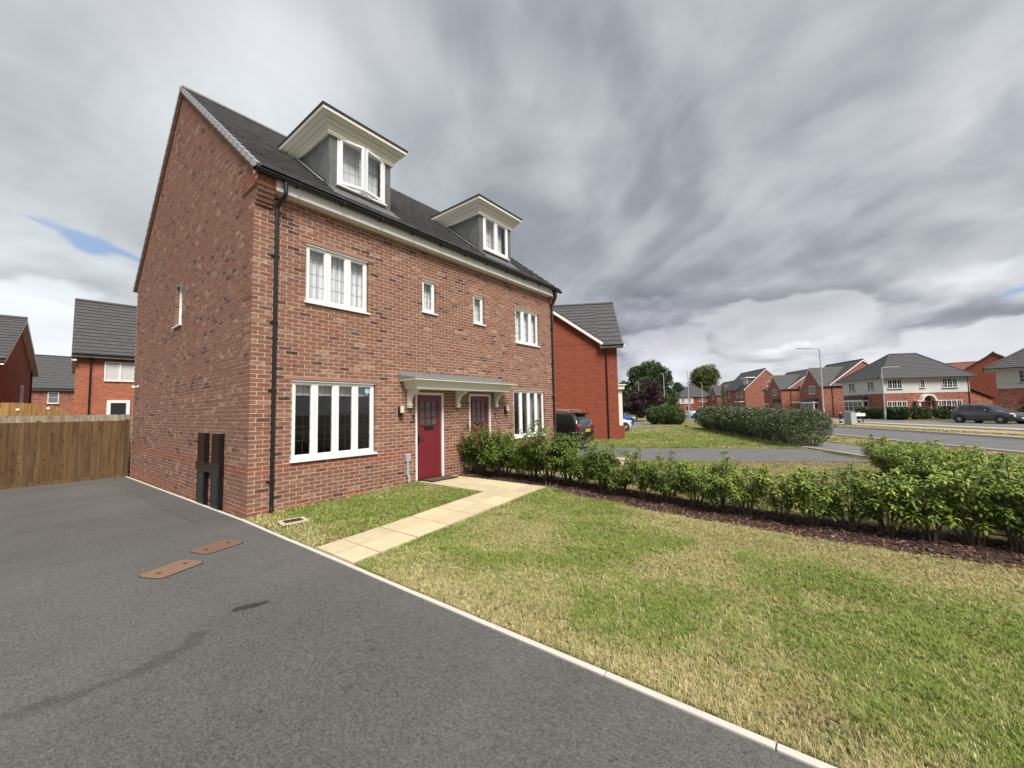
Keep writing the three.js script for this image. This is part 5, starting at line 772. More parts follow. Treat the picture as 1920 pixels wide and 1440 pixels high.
for (let k = 0; k < 7; k++) tree('distant_tree', `distant green tree, ${ORD[k]} from the large dark tree in the belt beyond the road`, [120 + k * 3, -48 + k * 3.4], 6.5 + (k % 3) * 1.6, 3.4, 0.25, 920 + k, DARKS, 6000, 0.6, 12, 0.06).userData.group = 'belt of trees beyond the road';

// ================================================================ neighbouring houses
function courses(g, A, B, C, D, rows, lift = 0.03) {   // a slope from eave A-B up to ridge D-C, laid in stepped courses
  const L = (a, b, t) => [lerp(a[0], b[0], t), lerp(a[1], b[1], t), lerp(a[2], b[2], t)], n = V(B[0] - A[0], B[1] - A[1], B[2] - A[2]).cross(V(D[0] - A[0], D[1] - A[1], D[2] - A[2])).normalize(), up = (p, h) => [p[0] + n.x * h, p[1] + n.y * h, p[2] + n.z * h];
  for (let r = 0; r < rows; r++) { const a = L(A, D, r / rows), b = L(B, C, r / rows), c = L(B, C, (r + 1) / rows), d = L(A, D, (r + 1) / rows); g.uo = [r * 0.37, r * 0.61]; g.quad(up(a, lift), up(b, lift), c, d); g.quad(a, b, up(b, lift), up(a, lift)); }
}
function pane(parent, [x, y, z], turn, w, h, lights, rows, o = {}) {
  const g = new THREE.Group(); put(g, o.name || 'window', parent); g.position.set(x, y, z); g.rotation.y = turn;
  const f = new GB(), t = o.t || 0.06; f.ring(0, w, 0, h, t, 0.004, 0.06); for (let i = 1; i < lights; i++) f.box(w * i / lights - t * 0.6, w * i / lights + t * 0.6, t, h - t, 0.004, 0.058); f.build('frame', M.upvc, g);
  const cw = w / lights; for (let i = 0; i < lights; i++) { const p = new GB(); p.quad([i * cw + 0.03, 0.03, 0.022], [(i + 1) * cw - 0.03, 0.03, 0.022], [(i + 1) * cw - 0.03, h - 0.03, 0.022], [i * cw + 0.03, h - 0.03, 0.022]); p.build('pane', o.glass || M.farGlass, g); }
  if (rows > 1 || o.cols > 1) { const b = new GB(); for (let i = 0; i < lights; i++) for (let k = 1; k < (o.cols || 1); k++) { const u = i * cw + cw * k / o.cols; b.box(u - 0.012, u + 0.012, t, h - t, 0.024, 0.04); } for (let k = 1; k < rows; k++) b.box(t, w - t, h * k / rows - 0.012, h * k / rows + 0.012, 0.024, 0.041); b.build('glazing_bar', M.upvc, g); }
  if (o.sill !== false) { const s = new GB(); s.box(-0.06, w + 0.06, -0.05, -0.004, 0.004, 0.11); s.build('sill', o.sillMat || M.white, g); }
  return g;
}
const FACE = { '-x': -PI / 2, '+x': PI / 2, '+z': 0, '-z': PI };
// a house in its own axes: x 0..w, z 0..d; win: [face, along, y, w, h, lights, rows, opts]
function dwelling(label, [x, z], turn, o) {
  const t = thing('brick_house', label, 'house', [x, o.y0 ?? hgt(x, z), z], turn, o.group), { w, d, eave, ridge } = o, oh = o.oh ?? 0.28, vo = o.vo ?? 0.12, B = o.brick || M.mixBrick, RM = o.tile || M.farTile;
  const wl = new GB(); wl.box(0, w, -0.3, o.render || eave, 0, d); wl.build('wall', B, t);
  if (o.render) { const r = new GB(); r.box(-0.03, w + 0.03, o.render, eave, -0.03, d + 0.03); r.build('rendered_storey', M.render, t); }
  const rf = new GB(), rows = o.rows || 14, fs = new GB(), gt = new GB();
  const fasc = (ax, bx, az, bz) => { fs.box(Math.min(ax, bx), Math.max(ax, bx), eave - 0.12, eave + 0.06, Math.min(az, bz), Math.max(az, bz)); };
  if (o.hip) {   // ridge = [x0, z0, x1, z1, y]
    const [rx0, rz0, rx1, rz1, ry] = ridge, a = [-oh, eave, -oh], b = [w + oh, eave, -oh], c = [w + oh, eave, d + oh], e = [-oh, eave, d + oh], p = [rx0, ry, rz0], q = [rx1, ry, rz1];
    if (Math.abs(rz1 - rz0) > Math.abs(rx1 - rx0)) { courses(rf, e, c, q, q, rows); courses(rf, b, a, p, p, rows); courses(rf, a, e, q, p, rows); courses(rf, c, b, p, q, rows); } else { courses(rf, a, e, p, p, rows); courses(rf, c, b, q, q, rows); courses(rf, b, a, p, q, rows); courses(rf, e, c, q, p, rows); }
    const hp = new GB(); for (const [m, n] of [[a, p], [e, Math.abs(rz1 - rz0) > Math.abs(rx1 - rx0) ? q : p], [b, Math.abs(rz1 - rz0) > Math.abs(rx1 - rx0) ? p : q], [c, q], [p, q]]) hp.tube([[m[0], m[1] + 0.03, m[2]], [n[0], n[1] + 0.03, n[2]]], 0.08, 6); hp.build('hip_tile', RM, t);
    fs.box(-oh, w + oh, eave - 0.14, eave - 0.001, -oh, -oh + 0.03); fs.box(-oh, w + oh, eave - 0.14, eave - 0.001, d + oh - 0.03, d + oh); fs.box(-oh, -oh + 0.03, eave - 0.14, eave - 0.002, -oh + 0.03, d + oh - 0.03); fs.box(-oh + 0.03, w + oh - 0.03, eave - 0.135, eave - 0.12, -oh + 0.03, d + oh - 0.03); fs.box(w + oh - 0.03, w + oh, eave - 0.14, eave - 0.002, -oh + 0.03, d + oh - 0.03);
    for (const s of [[[-oh - 0.05, -oh - 0.05], [w + oh + 0.05, -oh - 0.05]], [[-oh - 0.05, -oh - 0.05], [-oh - 0.05, d + oh + 0.05]]]) gt.tube([[s[0][0], eave - 0.03, s[0][1]], [s[1][0], eave - 0.03, s[1][1]]], 0.06, 6);
  } else if (o.along === 'x') {
    const k = (ridge - eave) / (d / 2), ey = eave - k * oh + 0.1, P = [-vo, ridge + 0.1, d / 2], Q = [w + vo, ridge + 0.1, d / 2]; courses(rf, [w + vo, ey, -oh], [-vo, ey, -oh], P, Q, rows); courses(rf, [-vo, ey, d + oh], [w + vo, ey, d + oh], Q, P, rows);
    for (const X of [0, w]) { const s = new GB(); s.prism([[0, eave], [d, eave], [d / 2, ridge]], 0, 0.2); const m = s.build('gable', B, t); m.rotation.y = -PI / 2; m.position.x = X ? w : 0.2; }
    const rt = new GB(); rt.tube([[P[0], P[1] + 0.02, P[2]], [Q[0], Q[1] + 0.02, Q[2]]], 0.1, 6); rt.build('ridge_tile', RM, t);
    fs.box(-vo, w + vo, eave - 0.1, eave + 0.08, -0.16, -0.13); fs.box(-vo, w + vo, eave - 0.1, eave - 0.08, -0.13, -0.002); fs.box(-vo, w + vo, eave - 0.1, eave + 0.08, d + 0.13, d + 0.16); gt.tube([[-vo, eave + 0.06, -0.24], [w + vo, eave + 0.06, -0.24]], 0.06, 6); gt.tube([[-vo, eave + 0.06, d + 0.24], [w + vo, eave + 0.06, d + 0.24]], 0.06, 6);
    for (const X of [-vo - 0.002, w + vo - 0.03]) for (const s of [0, 1]) { const bb = new GB(), z0 = s ? d + oh : -oh, z1 = d / 2; bb.quad([X, ey - 0.16, z0], [X, ridge - 0.12, z1], [X, ridge + 0.06, z1], [X, ey + 0.0, z0]); bb.quad([X + 0.032, ey - 0.16, z0], [X + 0.032, ridge - 0.12, z1], [X + 0.032, ridge + 0.06, z1], [X + 0.032, ey, z0]); const Xi = X < 0 ? X + vo + 0.02 : X - vo; bb.quad([X, ey - 0.16, z0], [Xi, ey - 0.16, z0], [Xi, ridge - 0.12, z1], [X, ridge - 0.12, z1]); bb.build('barge_board', o.barge || M.white, t); }
  } else {
    const k = (ridge - eave) / (w / 2), ey = eave - k * oh + 0.1, P = [w / 2, ridge + 0.1, -vo], Q = [w / 2, ridge + 0.1, d + vo]; if (o.cut) { const f = (0.35) / (w / 2), yc = lerp(eave, ridge, f) + 0.1; courses(rf, [0.35, yc, -vo], [0.35, yc, o.cut], [w / 2, ridge + 0.1, o.cut], P, rows); courses(rf, [-oh, ey, o.cut], [-oh, ey, d + vo], Q, [w / 2, ridge + 0.1, o.cut], rows); } else courses(rf, [-oh, ey, -vo], [-oh, ey, d + vo], Q, P, rows); courses(rf, [w + oh, ey, d + vo], [w + oh, ey, -vo], P, Q, rows);
    for (const [a, b] of [[0, 0.2], [d - 0.2, d]]) { const gb = new GB(); gb.prism([[0, eave], [w, eave], [w / 2, ridge]], a, b); gb.build('gable', B, t); }
    const rt = new GB(); rt.tube([[P[0], P[1] + 0.02, P[2]], [Q[0], Q[1] + 0.02, Q[2]]], 0.1, 6); rt.build('ridge_tile', RM, t);
    fs.box(-0.16, -0.13, eave - 0.1, eave + 0.08, -vo, d + vo); fs.box(w + 0.13, w + 0.16, eave - 0.1, eave + 0.08, -vo, d + vo); gt.tube([[-0.24, eave + 0.06, -vo], [-0.24, eave + 0.06, d + vo]], 0.06, 6);
    for (const Z of [-vo - 0.002, d + vo - 0.03]) for (const s of [0, 1]) { const bb = new GB(), x0 = s ? w + oh : -oh, x1 = w / 2; for (const zz of [Z, Z + 0.032]) bb.quad([x0, ey - 0.16, zz], [x1, ridge - 0.12, zz], [x1, ridge + 0.06, zz], [x0, ey, zz]); const Zi = Z < 0 ? Z + vo : Z - vo; bb.quad([x0, ey - 0.16, Z], [x0, ey - 0.16, Zi], [x1, ridge - 0.12, Zi], [x1, ridge - 0.12, Z]); bb.build('barge_board', o.barge || M.white, t); }
  }
  rf.build('roof', RM, t); if (fs.p.length && !o.noEave) fs.build('fascia', M.white, t); if (gt.p.length && !o.noEave) gt.build('gutter', M.black, t);
  for (const [face, a, y, ww, hh, li, ro, oo] of o.win || []) { const off = o.render && y > o.render - 0.2 ? 0.03 : 0; const p = face === '-x' ? [-off, y, a] : face === '+x' ? [w + off, y, a + ww] : face === '-z' ? [a + ww, y, -off] : [a, y, d + off]; pane(t, p, FACE[face], ww, hh, li, ro, oo); }
  for (const [px, pz] of o.pipes || []) { const p = new GB(); p.tube([[px, eave, pz], [px, 0.05, pz]], 0.036, 8); p.build('downpipe', M.black, t); }
  return t;
}
function wing(t, x0, x1, zf, zb, eave, ridge, B, turn) {   // front gable wing of a house facing -z, run back into the main roof
  const g = new GB(); g.box(x0, x1, -0.3, eave, zf, zb); g.prism([[x0, eave], [x1, eave], [(x0 + x1) / 2, ridge]], zf, zf + 0.2); g.build('front_wing', B, t);
  const r = new GB(), oh = 0.22, m = (x0 + x1) / 2, k = (ridge - eave) / (m - x0), ey = eave - k * oh + 0.1, za = zf - 0.16, zz = zb + 3.2; courses(r, [x0 - oh, ey, za], [x0 - oh, ey, zz], [m, ridge + 0.1, zz], [m, ridge + 0.1, za], 10); courses(r, [x1 + oh, ey, zz], [x1 + oh, ey, za], [m, ridge + 0.1, za], [m, ridge + 0.1, zz], 10); r.build('wing_roof', M.farTile, t);
  const bb = new GB(); for (const s of [0, 1]) { const xe = s ? x1 + oh : x0 - oh; bb.quad([xe, ey - 0.14, za - 0.004], [m, ridge - 0.12, za - 0.004], [m, ridge + 0.08, za - 0.004], [xe, ey + 0.02, za - 0.004]); bb.quad([xe, ey - 0.14, za], [xe, ey - 0.14, zf], [m, ridge - 0.12, zf], [m, ridge - 0.12, za]); } bb.build('barge_board', M.white, t);
  for (const x of [x0 - oh, x1 + oh]) { const q = new GB(); q.tube([[x, ey - 0.02, za], [x, ey - 0.02, zz]], 0.055, 6); q.build('gutter', M.black, t); }
}
function bay(t, x, y0, w, h, zf, dep, lights) {   // boxed bay window on the -z front
  const b = new GB(); b.box(x, x + w, 0, y0, zf - dep, zf); b.build('bay_base', M.mixBrick, t);
  pane(t, [x + w, y0, zf - dep], PI, w, h, lights, 2, { name: 'bay_window', cols: 2, t: 0.08 }); for (const [X, r] of [[x, -PI / 2], [x + w, PI / 2]]) pane(t, [X, y0, r < 0 ? zf - dep : zf], r, dep, h, 1, 2, { name: 'bay_window', t: 0.08 });
  const r = new GB(); r.box(x - 0.14, x + w + 0.14, y0 + h, y0 + h + 0.14, zf - dep - 0.14, zf); r.build('bay_cornice', M.white, t); const q = new GB(); courses(q, [x + w + 0.14, y0 + h + 0.14, zf - dep - 0.14], [x - 0.14, y0 + h + 0.14, zf - dep - 0.14], [x + 0.1, y0 + h + 0.62, zf], [x + w - 0.1, y0 + h + 0.62, zf], 3); q.build('bay_roof', M.farTile, t);
}
const FAR = 'houses across the road';
{ // white-rendered corner house with hipped roof
  const [X, Z] = st(30, 21.4), t = dwelling('white-rendered corner house with grey hipped roof and arched porch across the road', [X, Z], ROAD, { w: 6.7, d: 8.7, eave: 4.56, render: 2.8, hip: true, ridge: [3.35, 3.4, 3.35, 6.2, 7.65], rows: 18, group: FAR, oh: 0.45,
    win: [['-x', 0.55, 3.32, 1.5, 1.05, 3, 2, { cols: 2, sillMat: M.leadFlash }], ['-x', 3.85, 3.36, 0.5, 0.96, 1, 3, { cols: 2, sillMat: M.leadFlash }], ['-x', 6.05, 3.32, 1.5, 1.03, 3, 3, { cols: 2, sillMat: M.leadFlash }], ['-x', 0.4, 0.75, 2.0, 1.15, 4, 2, { cols: 2 }], ['-x', 5.8, 0.75, 2.05, 1.17, 4, 2, { cols: 2 }], ['-z', 4.3, 3.27, 1.15, 1.05, 2, 3, { cols: 1, sillMat: M.leadFlash }], ['-z', 1.05, 3.3, 1.1, 1.02, 2, 3, { cols: 1, sillMat: M.leadFlash }]], pipes: [[-0.06, 0.05], [-0.06, 8.6]] });
  bay(t, 2.3, 0.75, 3.3, 1.25, 0, 0.6, 4);
  const p = new GB(); p.box(-0.55, 0, 1.84, 1.95, 3.1, 3.75); p.box(-0.55, 0, 1.84, 1.95, 4.9, 5.55); for (let i = 0; i < 12; i++) { const a = PI * i / 12, b = PI * (i + 1) / 12, q = (an, r, x) => [x, 1.92 + Math.sin(an) * r, 4.33 - Math.cos(an) * r]; p.quad(q(a, 0.72, -0.56), q(b, 0.72, -0.56), q(b, 0.56, -0.56), q(a, 0.56, -0.56)); p.quad(q(a, 0.72, -0.56), q(a, 0.72, 0), q(b, 0.72, 0), q(b, 0.72, -0.56)); p.quad(q(a, 0.56, -0.56), q(b, 0.56, -0.56), q(b, 0.56, 0), q(a, 0.56, 0)); } for (const z of [3.35, 5.2]) p.box(-0.42, 0, 1.35, 1.84, z, z + 0.12); p.build('porch', M.white, t);
  const dr = new GB(); dr.box(-0.03, 0, 0.02, 1.8, 3.8, 4.75); dr.build('front_door', M.door, t); const df = new GB(); df.box(-0.05, 0, 0.02, 1.86, 3.7, 3.8); df.box(-0.05, 0, 0.02, 1.86, 4.75, 4.85); df.box(-0.05, 0, 1.8, 1.86, 3.8, 4.75); df.build('door_frame', M.upvc, t);
  const ga = new GB(); ga.box(0.1, 4.5, -0.2, 2.0, 8.75, 10.9); ga.build('side_extension', M.mixBrick, t); const gr = new GB(); courses(gr, [-0.1, 1.95, 11.1], [4.6, 1.95, 11.1], [4.6, 3.1, 8.75], [-0.1, 3.1, 8.75], 7); gr.build('extension_roof', M.farTile, t); const gw = new GB(); gw.prism([[8.75, 2.0], [10.9, 2.0], [8.75, 3.0]], 0, 0.2); const gm = gw.build('extension_gable', M.mixBrick, t); gm.rotation.y = -PI / 2; gm.position.x = 0.3;
}
{ // house B
  const [X, Z] = st(40.2, 22), t = dwelling('brown-brick house with a steep front gable beside the white-rendered house', [X, Z], ROAD, { w: 8, d: 8.4, eave: 4.5, ridge: 7.75, along: 'x', group: FAR, rows: 14, win: [], pipes: [[-0.05, 0.1]] });
  wing(t, 0.02, 4.7, -1.25, 0, 4.4, 7.0, M.mixBrick); pane(t, [2.9, 3.25, -1.25], PI, 1.5, 1.15, 4, 2, {}); bay(t, 0.9, 0.45, 3.2, 1.5, -1.25, 0.6, 5);
  const c = new GB(); c.box(4.1, 6.6, 2.05, 2.2, -2.0, 0); c.build('porch_canopy', M.white, t); const d = new GB(); d.box(5.0, 5.9, 0, 2.0, -0.05, 0); d.build('front_door', M.door, t); const v = new GB(); v.cyl(-0.06, 6.6, 4.2, 0.1, 0.1, 0.1, 12, 'x'); v.build('vent', M.white, t);
}
{ // house C
  const [X, Z] = st(51.2, 22), t = dwelling('brown-brick house with a steep front gable and dark door canopy, between two others', [X, Z], ROAD, { w: 9, d: 8.4, eave: 4.55, ridge: 7.6, along: 'x', group: FAR, win: [['-z', 4.8, 3.3, 0.9, 1.1, 2, 2, {}]], pipes: [[-0.05, 0.2]] });
  wing(t, 0.02, 4.6, -1.25, 0, 4.5, 6.8, M.mixBrick); pane(t, [2.7, 3.4, -1.25], PI, 1.2, 1.05, 3, 2, {}); bay(t, 4.6, 0.5, 2.6, 1.45, 0, 0.7, 4); const c = new GB(); c.box(0.5, 2.0, 2.2, 2.75, -1.75, -1.25); c.build('door_canopy', M.blackMatt, t); pane(t, [1.9, 0.1, -1.25], PI, 1.2, 2.05, 2, 1, { glass: M.farPane });
}
{ // house D, three storeys with a roof dormer
  const [X, Z] = st(65.8, 20.9), t = dwelling('tall brick house with a broad side gable and a white roof dormer', [X, Z], ROAD, { w: 12, d: 8.2, eave: 5.1, ridge: 9.1, along: 'x', group: FAR, rows: 16, win: [['-x', 4.1, 5.5, 0.7, 1.0, 1, 1, { glass: M.door }], ['-z', 1.2, 3.5, 1.0, 1.25, 2, 1, {}], ['-z', 3.4, 3.5, 1.0, 1.25, 2, 1, {}], ['-z', 7.8, 3.5, 1.0, 1.25, 2, 1, {}], ['-z', 0.8, 0.8, 2.2, 1.5, 3, 1, { glass: M.farPane }], ['-z', 7.2, 0.8, 2.2, 1.5, 3, 1, {}]] });
  const d = new GB(); d.box(0.9, 2.9, 6.0, 7.4, 0.9, 3.2); d.build('dormer', M.render, t); const r = new GB(); r.box(0.6, 3.2, 7.4, 7.6, 0.5, 3.6); r.build('dormer_roof', M.white, t); const k = new GB(); k.box(0.88, 0.9, 6.0, 7.39, 1.0, 3.2); k.build('dormer_cheek', M.lead, t);
  const c = new GB(); c.box(0.3, 3.3, 2.5, 2.65, -1.0, 0); c.build('porch_canopy', M.white, t);
}
{ const [X, Z] = st(81.8, 22.2), t = dwelling('brick house with a small front gable, before the last hipped house', [X, Z], ROAD, { w: 11, d: 8, eave: 4.7, ridge: 7.9, along: 'x', group: FAR, win: [['-z', 7, 3.4, 1, 1.1, 2, 1, {}], ['-z', 6.5, 0.7, 1.8, 1.4, 3, 1, {}]] }); wing(t, 0.02, 5.0, -1.4, 0, 4.5, 6.9, M.mixBrick); pane(t, [3.1, 3.4, -1.4], PI, 1.2, 1.1, 2, 1, {}); pane(t, [3.4, 0.7, -1.4], PI, 1.8, 1.4, 3, 1, {}); }
{ // last house: hipped, part white render
  const [X, Z] = st(95.5, 15.6), t = dwelling('last hipped brick house with a white-rendered corner at the end of the row', [X, Z], ROAD, { w: 8.5, d: 8.6, eave: 4.5, hip: true, ridge: [4.2, 3.4, 4.2, 5.6, 7.6], brick: M.redBrick, group: FAR, win: [['-x', 5.2, 3.1, 1.7, 1.0, 3, 2, {}], ['-x', 5.0, 0.6, 2.0, 1.2, 3, 1, {}], ['-x', 1.4, 0.6, 1.6, 1.4, 2, 1, {}]] });
  const r = new GB(); r.box(-0.06, 4, 2.6, 4.3, -0.04, 3.6); r.build('rendered_corner', M.render, t); for (const z of [0.5, 2.2]) pane(t, [-0.06, 3.1, z], -PI / 2, 0.8, 1.0, 1, 2, { glass: M.farPane });
}
{ // second white house at the edge of the picture, turned to face us
  const t = dwelling('white-rendered house with a bay window standing nearest the dark grey car', [55.7, 19.9], -0.2, { w: 5.2, d: 9, eave: 4.75, render: 2.85, hip: true, ridge: [2.6, 4.2, 2.6, 5.6, 8.1], rows: 18, group: FAR, oh: 0.75, win: [['-x', 1.25, 3.35, 2.1, 1.15, 3, 3, { cols: 2, sillMat: M.leadFlash }], ['-x', 5.2, 3.35, 1.8, 1.15, 3, 3, { cols: 2 }], ['-x', 1.7, 0.55, 2.6, 1.4, 4, 3, { cols: 2, t: 0.1 }], ['-x', 5.8, 0.55, 2.2, 1.4, 4, 3, { cols: 2 }]] });
  const b = new GB(); b.box(-0.25, 0, 1.97, 2.1, 1.5, 4.5); b.build('window_hood', M.white, t);
}
dwelling('plain red-brick gable end with a red tiled roof behind the white houses', [82.2, 21.6], -0.12, { w: 9, d: 7.4, eave: 5.5, ridge: 8.3, along: 'x', brick: M.redBrick, tile: M.farRedTile, barge: M.darkBoard, group: FAR });
dwelling('red-tiled house whose roof shows behind the hipped white house', [95.5, 18.2], -0.12, { w: 7, d: 13, eave: 5.2, ridge: 8.2, along: 'z', brick: M.redBrick, tile: M.farRedTile, group: FAR });
{ // red-brick neighbour, its wall towards us
  // local: x into the house (away from us), z along the wall towards the road
  const [X, Z] = [18.3 - 0.5 * 9.5, -1.5 - 0.866 * 9.5], t = dwelling('plain red-brick neighbour house with white barge board and black downpipe', [X, Z], ROAD, { w: 8, d: 9.5, eave: 5.3, ridge: 8.45, along: 'z', brick: M.redBrick, rows: 11, vo: 0.3, oh: 0.35, win: [], y0: 0.0, noEave: true, cut: 8.55, barge: M.darkBoard });
  const gm = 4.6, gw = 3.8, apex = 8.0, gz = 9.5 - 0.85 - gw; // cross gable flush with the wall
  const g = new GB(), s = new GB(); s.prism([[gz - gw, 5.28], [gz + gw, 5.28], [gz, apex]], 0, 0.2); g.add(s.geo(), new THREE.Matrix4().makeRotationY(-PI / 2).setPosition(0.19, 0, 0)); g.build('cross_gable', M.redBrick, t);
  const r = new GB(), k = (apex - 5.28) / gw, oh = 0.1; courses(r, [-0.24, 5.28 - k * oh + 0.16, gz + gw + oh], [5, 5.28 - k * oh + 0.16, gz + gw + oh], [5, apex + 0.16, gz], [-0.24, apex + 0.16, gz], 11); courses(r, [5, 5.28 - k * oh + 0.16, gz - gw - oh], [-0.24, 5.28 - k * oh + 0.16, gz - gw - oh], [-0.24, apex + 0.16, gz], [5, apex + 0.16, gz], 11); r.build('cross_roof', M.tileA, t);
  const b = new GB(); for (const q of [1, -1]) { const ze = gz + q * (gw + oh); for (const x of [-0.262, -0.236]) b.quad([x, 5.28 - k * oh - 0.06, ze], [x, apex - 0.06, gz], [x, apex + 0.12, gz], [x, 5.28 - k * oh + 0.12, ze]); b.quad([-0.262, 5.28 - k * oh - 0.06, ze], [0, 5.28 - k * oh - 0.06, ze], [0, apex - 0.06, gz], [-0.262, apex - 0.06, gz]); } b.build('barge_board', M.white, t);
  const bx = new GB(); bx.box(-0.3, -0.01, 5.02, 5.2, 8.62, 9.92); bx.build('box_end', M.white, t);
  const p = new GB(); p.tube([[-0.06, 5.1, 8.92], [-0.06, 0.05, 8.92]], 0.036, 10); p.build('downpipe', M.black, t);
  const ge = new GB(); ge.tube([[-0.4, 5.16, 8.7], [-0.4, 5.16, 9.85]], 0.06, 8); ge.build('gutter', M.black, t);
  const pt = new GB(); pt.box(0.35, 0.55, 0.75, 2.75, 9.52, 9.74); pt.box(0.2, 2.2, 2.75, 2.95, 9.504, 9.86); pt.box(0.15, 2.25, 2.95, 3.02, 9.504, 9.94); pt.box(1.9, 2.1, 0.75, 2.75, 9.52, 9.74); pt.build('porch', M.white, t); const pb = new GB(); pb.box(0.3, 0.6, -0.1, 0.75, 9.504, 9.80); pb.box(1.85, 2.15, -0.1, 0.75, 9.504, 9.80); pb.build('porch_plinth', M.redBrick, t);
}
// ---- houses behind the drive fence
dwelling('orange-brick house with a two-light upper window behind the drive fence', [0.0, -28.98], -0.0686, { w: 11, d: 8, y0: -0.2, eave: 5.0, ridge: 8.4, along: 'x', brick: M.orangeBrick, rows: 17, vo: 0.16, win: [['+z', 0.98, 3.75, 1.15, 1.0, 2, 1, { glass: M.blind, sill: false }], ['+z', 1.12, 0.5, 0.85, 2.3, 1, 1, { glass: M.farGlass, t: 0.14, sill: false, name: 'back_door' }], ['+z', 2.75, 1.4, 1.2, 1.3, 2, 1, { glass: M.farPane }]], pipes: [[0.5, 8.06]] });
dwelling('dark red-brick gable-ended house standing left behind the fence', [-9.57, -33.1], -0.17, { w: 8, d: 7.4, y0: -0.2, eave: 4.9, ridge: 7.55, along: 'x', brick: M.redBrick, rows: 16, vo: 0.28, oh: 0.3, win: [['+x', 2.2, 2.9, 0.45, 1.0, 1, 1, { glass: M.farPane }]], pipes: [[8.05, 0.2]] });
dwelling('far mixed-brick house glimpsed between two roofs behind the fence', [-6, -66], 0, { w: 16, d: 8.5, y0: -0.2, eave: 5.1, ridge: 9.0, along: 'x', brick: M.mixBrick, rows: 14, win: [['+z', 6.05, 3.6, 0.8, 1.2, 1, 2, { glass: M.farPane }], ['+z', 8.4, 3.6, 0.8, 1.2, 1, 2, { glass: M.farPane }]] });

